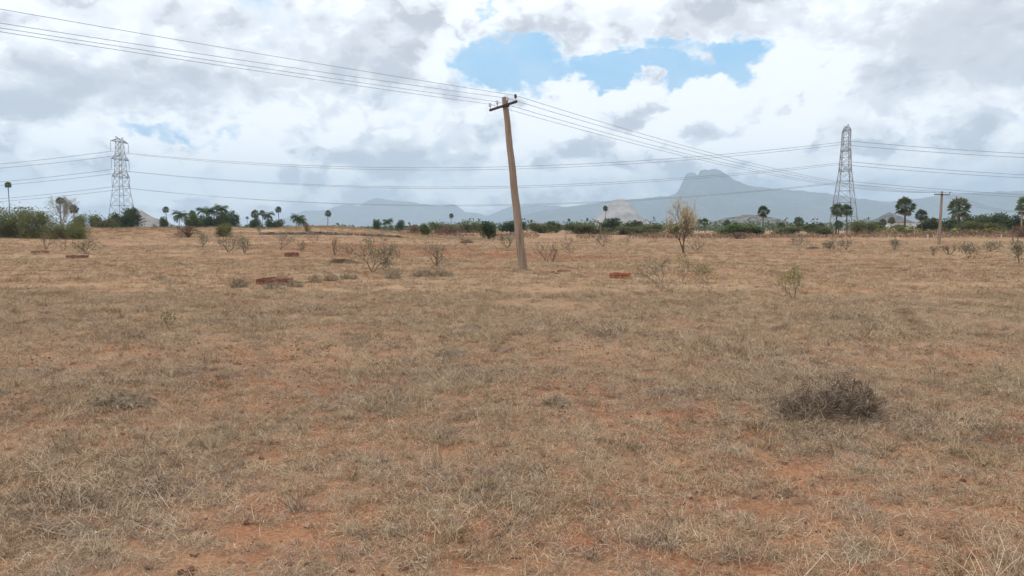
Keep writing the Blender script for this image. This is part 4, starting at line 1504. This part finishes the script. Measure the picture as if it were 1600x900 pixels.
# 0-3 flattened mats, 4-6 upright tufts, 7-8 long lying stalks, 9-11 coarse far clumps
for i in range(2): blade_mesh('clump_a%d' % i, 500 + i, 60, 0.13, 0.05, 0.17, 0.0022, 0.26, 0.10)
for i in range(2, 4): blade_mesh('clump_a%d' % i, 500 + i, 75, 0.13, 0.025, 0.085, 0.0028, 0.50, 0.42)
for i in range(3): blade_mesh('clump_b%d' % i, 510 + i, 46, 0.035, 0.06, 0.15, 0.0028, 0.85, 0.16)
for i in range(2): blade_mesh('clump_c%d' % i, 520 + i, 9, 0.15, 0.18, 0.42, 0.0032, 0.22, 0.07)
for i in range(3): blade_mesh('clump_d%d' % i, 530 + i, 60, 0.22, 0.06, 0.20, 0.0075, 0.50, 0.14)

nr = np.random.default_rng(3)
pts, rots, scl, idx = [], [], [], []


def scatter(y0, y1, dens, kinds, smin, smax, patchy, tiltv=0.25):
    area = 0.70 * (y1 * y1 - y0 * y0) + 6.4 * (y1 - y0)
    n = int(area * dens)
    for i in range(n):
        y = math.sqrt(nr.uniform(y0 * y0, y1 * y1))
        hw = 0.70 * y + 3.2
        x = nr.uniform(-hw, hw)
        c = mnoise.fractal(Vector((x * 0.55, y * 0.55, 1.0)), 0.9, 2.0, 4)
        big = mnoise.fractal(Vector((x * 0.16, y * 0.16, 4.0)), 0.9, 2.0, 3)
        keep = 0.92 + patchy * (c * 0.75 + big * 0.3)
        for hx, hy, hr in HOLES_G:
            q = ((x - hx) ** 2 + ((y - hy) * 1.6) ** 2) / (hr * hr)
            if q < 1: keep -= 0.55 * (1 - q) ** 0.5
        if nr.random() > keep: continue
        s = nr.uniform(smin, smax) * (0.8 + 0.5 * max(0, c))
        pts.append((x, y, height(x, y)))
        rots.append((nr.normal(0, tiltv), nr.normal(0, tiltv), nr.uniform(0, 6.28)))
        scl.append((s, s, s * nr.uniform(0.7, 1.25)))
        idx.append(int(nr.choice(kinds)))


HOLES_G = []
for px, py, rr in ((600, 803, .42), (430, 717, .45), (960, 742, .55), (1240, 735, .6), (640, 660, .4), (930, 868, .55), (440, 830, .5), (130, 705, .3),
                   (1290, 770, .4), (720, 700, .35), (1050, 650, .5), (360, 880, .3), (1230, 800, .35), (560, 700, .35)):
    g = ground_pt(px, py)
    HOLES_G.append((g.x, g.y, rr * 0.72))
scatter(2.2, 9, 185, [0, 1, 2, 3, 2, 3], 0.7, 1.3, 0.8)
scatter(2.2, 9, 34, [4, 5, 6], 0.45, 1.0, 1.0)
scatter(2.2, 16, 5, [4, 5, 6], 1.0, 1.7, 2.2)
scatter(2.2, 10, 12, [7, 8], 0.5, 0.95, 0.8)
scatter(2.2, 14, 70, [2, 3, 2, 3, 0], 0.6, 1.05, 0.3)
scatter(9, 20, 75, [0, 1, 2, 3, 2, 3], 0.9, 1.6, 0.8)
scatter(9, 20, 16, [4, 5, 6], 0.6, 1.2, 1.0)
scatter(9, 20, 10, [9, 10, 11], 0.4, 0.8, 1.2)
scatter(20, 42, 20, [9, 10, 11], 0.5, 1.1, 1.2)
scatter(42, 75, 5.5, [9, 10, 11], 0.7, 1.5, 1.6)
scatter(75, 125, 1.3, [9, 10, 11], 1.0, 2.0, 1.8)
for i in range(9000):
    x, y = nr.uniform(-85, 0), 118 + nr.normal(0, 6.5)
    if mnoise.noise(Vector((x * 0.12, y * 0.25, 6))) + 0.25 < nr.uniform(-.3, .6): continue
    s_ = nr.uniform(0.9, 2.6)
    pts.append((x, y, height(x, y))); rots.append((0, 0, nr.uniform(0, 6.28))); scl.append((s_, s_, s_)); idx.append(int(nr.choice([9, 10, 11])))
print('grass clumps', len(pts))
gm2 = bpy.data.meshes.new('dry_grass')
gm2.from_pydata(pts, [], [])
for nm, tp, arr, key in (('rot', 'FLOAT_VECTOR', rots, 'vector'), ('scl', 'FLOAT_VECTOR', scl, 'vector'), ('kind_index', 'INT', idx, 'value')):
    a = gm2.attributes.new(nm, tp, 'POINT')
    a.data.foreach_set(key, np.array(arr).ravel())
gm2.materials.append(mg)
grass = bpy.data.objects.new('dry_grass', gm2)
col.objects.link(grass)
tag(grass, 'dry straw coloured grass and flattened stalks covering the red field', 'grass', None, 'stuff')
ng = bpy.data.node_groups.new('grass_scatter', 'GeometryNodeTree')
ng.interface.new_socket('Geometry', in_out='INPUT', socket_type='NodeSocketGeometry')
ng.interface.new_socket('Geometry', in_out='OUTPUT', socket_type='NodeSocketGeometry')
gi, go = ng.nodes.new('NodeGroupInput'), ng.nodes.new('NodeGroupOutput')
iop = ng.nodes.new('GeometryNodeInstanceOnPoints')
ci = ng.nodes.new('GeometryNodeCollectionInfo')
ci.inputs['Collection'].default_value = proto_col
ci.inputs['Separate Children'].default_value = True
ci.inputs['Reset Children'].default_value = True


def named(tp, nm):
    n = ng.nodes.new('GeometryNodeInputNamedAttribute'); n.data_type = tp
    n.inputs['Name'].default_value = nm
    return n.outputs['Attribute']


e2r = ng.nodes.new('FunctionNodeEulerToRotation')
L_ = ng.links.new
L_(named('FLOAT_VECTOR', 'rot'), e2r.inputs[0])
L_(gi.outputs[0], iop.inputs['Points'])
L_(ci.outputs[0], iop.inputs['Instance'])
iop.inputs['Pick Instance'].default_value = True
L_(named('INT', 'kind_index'), iop.inputs['Instance Index'])
L_(e2r.outputs[0], iop.inputs['Rotation'])
L_(named('FLOAT_VECTOR', 'scl'), iop.inputs['Scale'])
L_(iop.outputs[0], go.inputs[0])
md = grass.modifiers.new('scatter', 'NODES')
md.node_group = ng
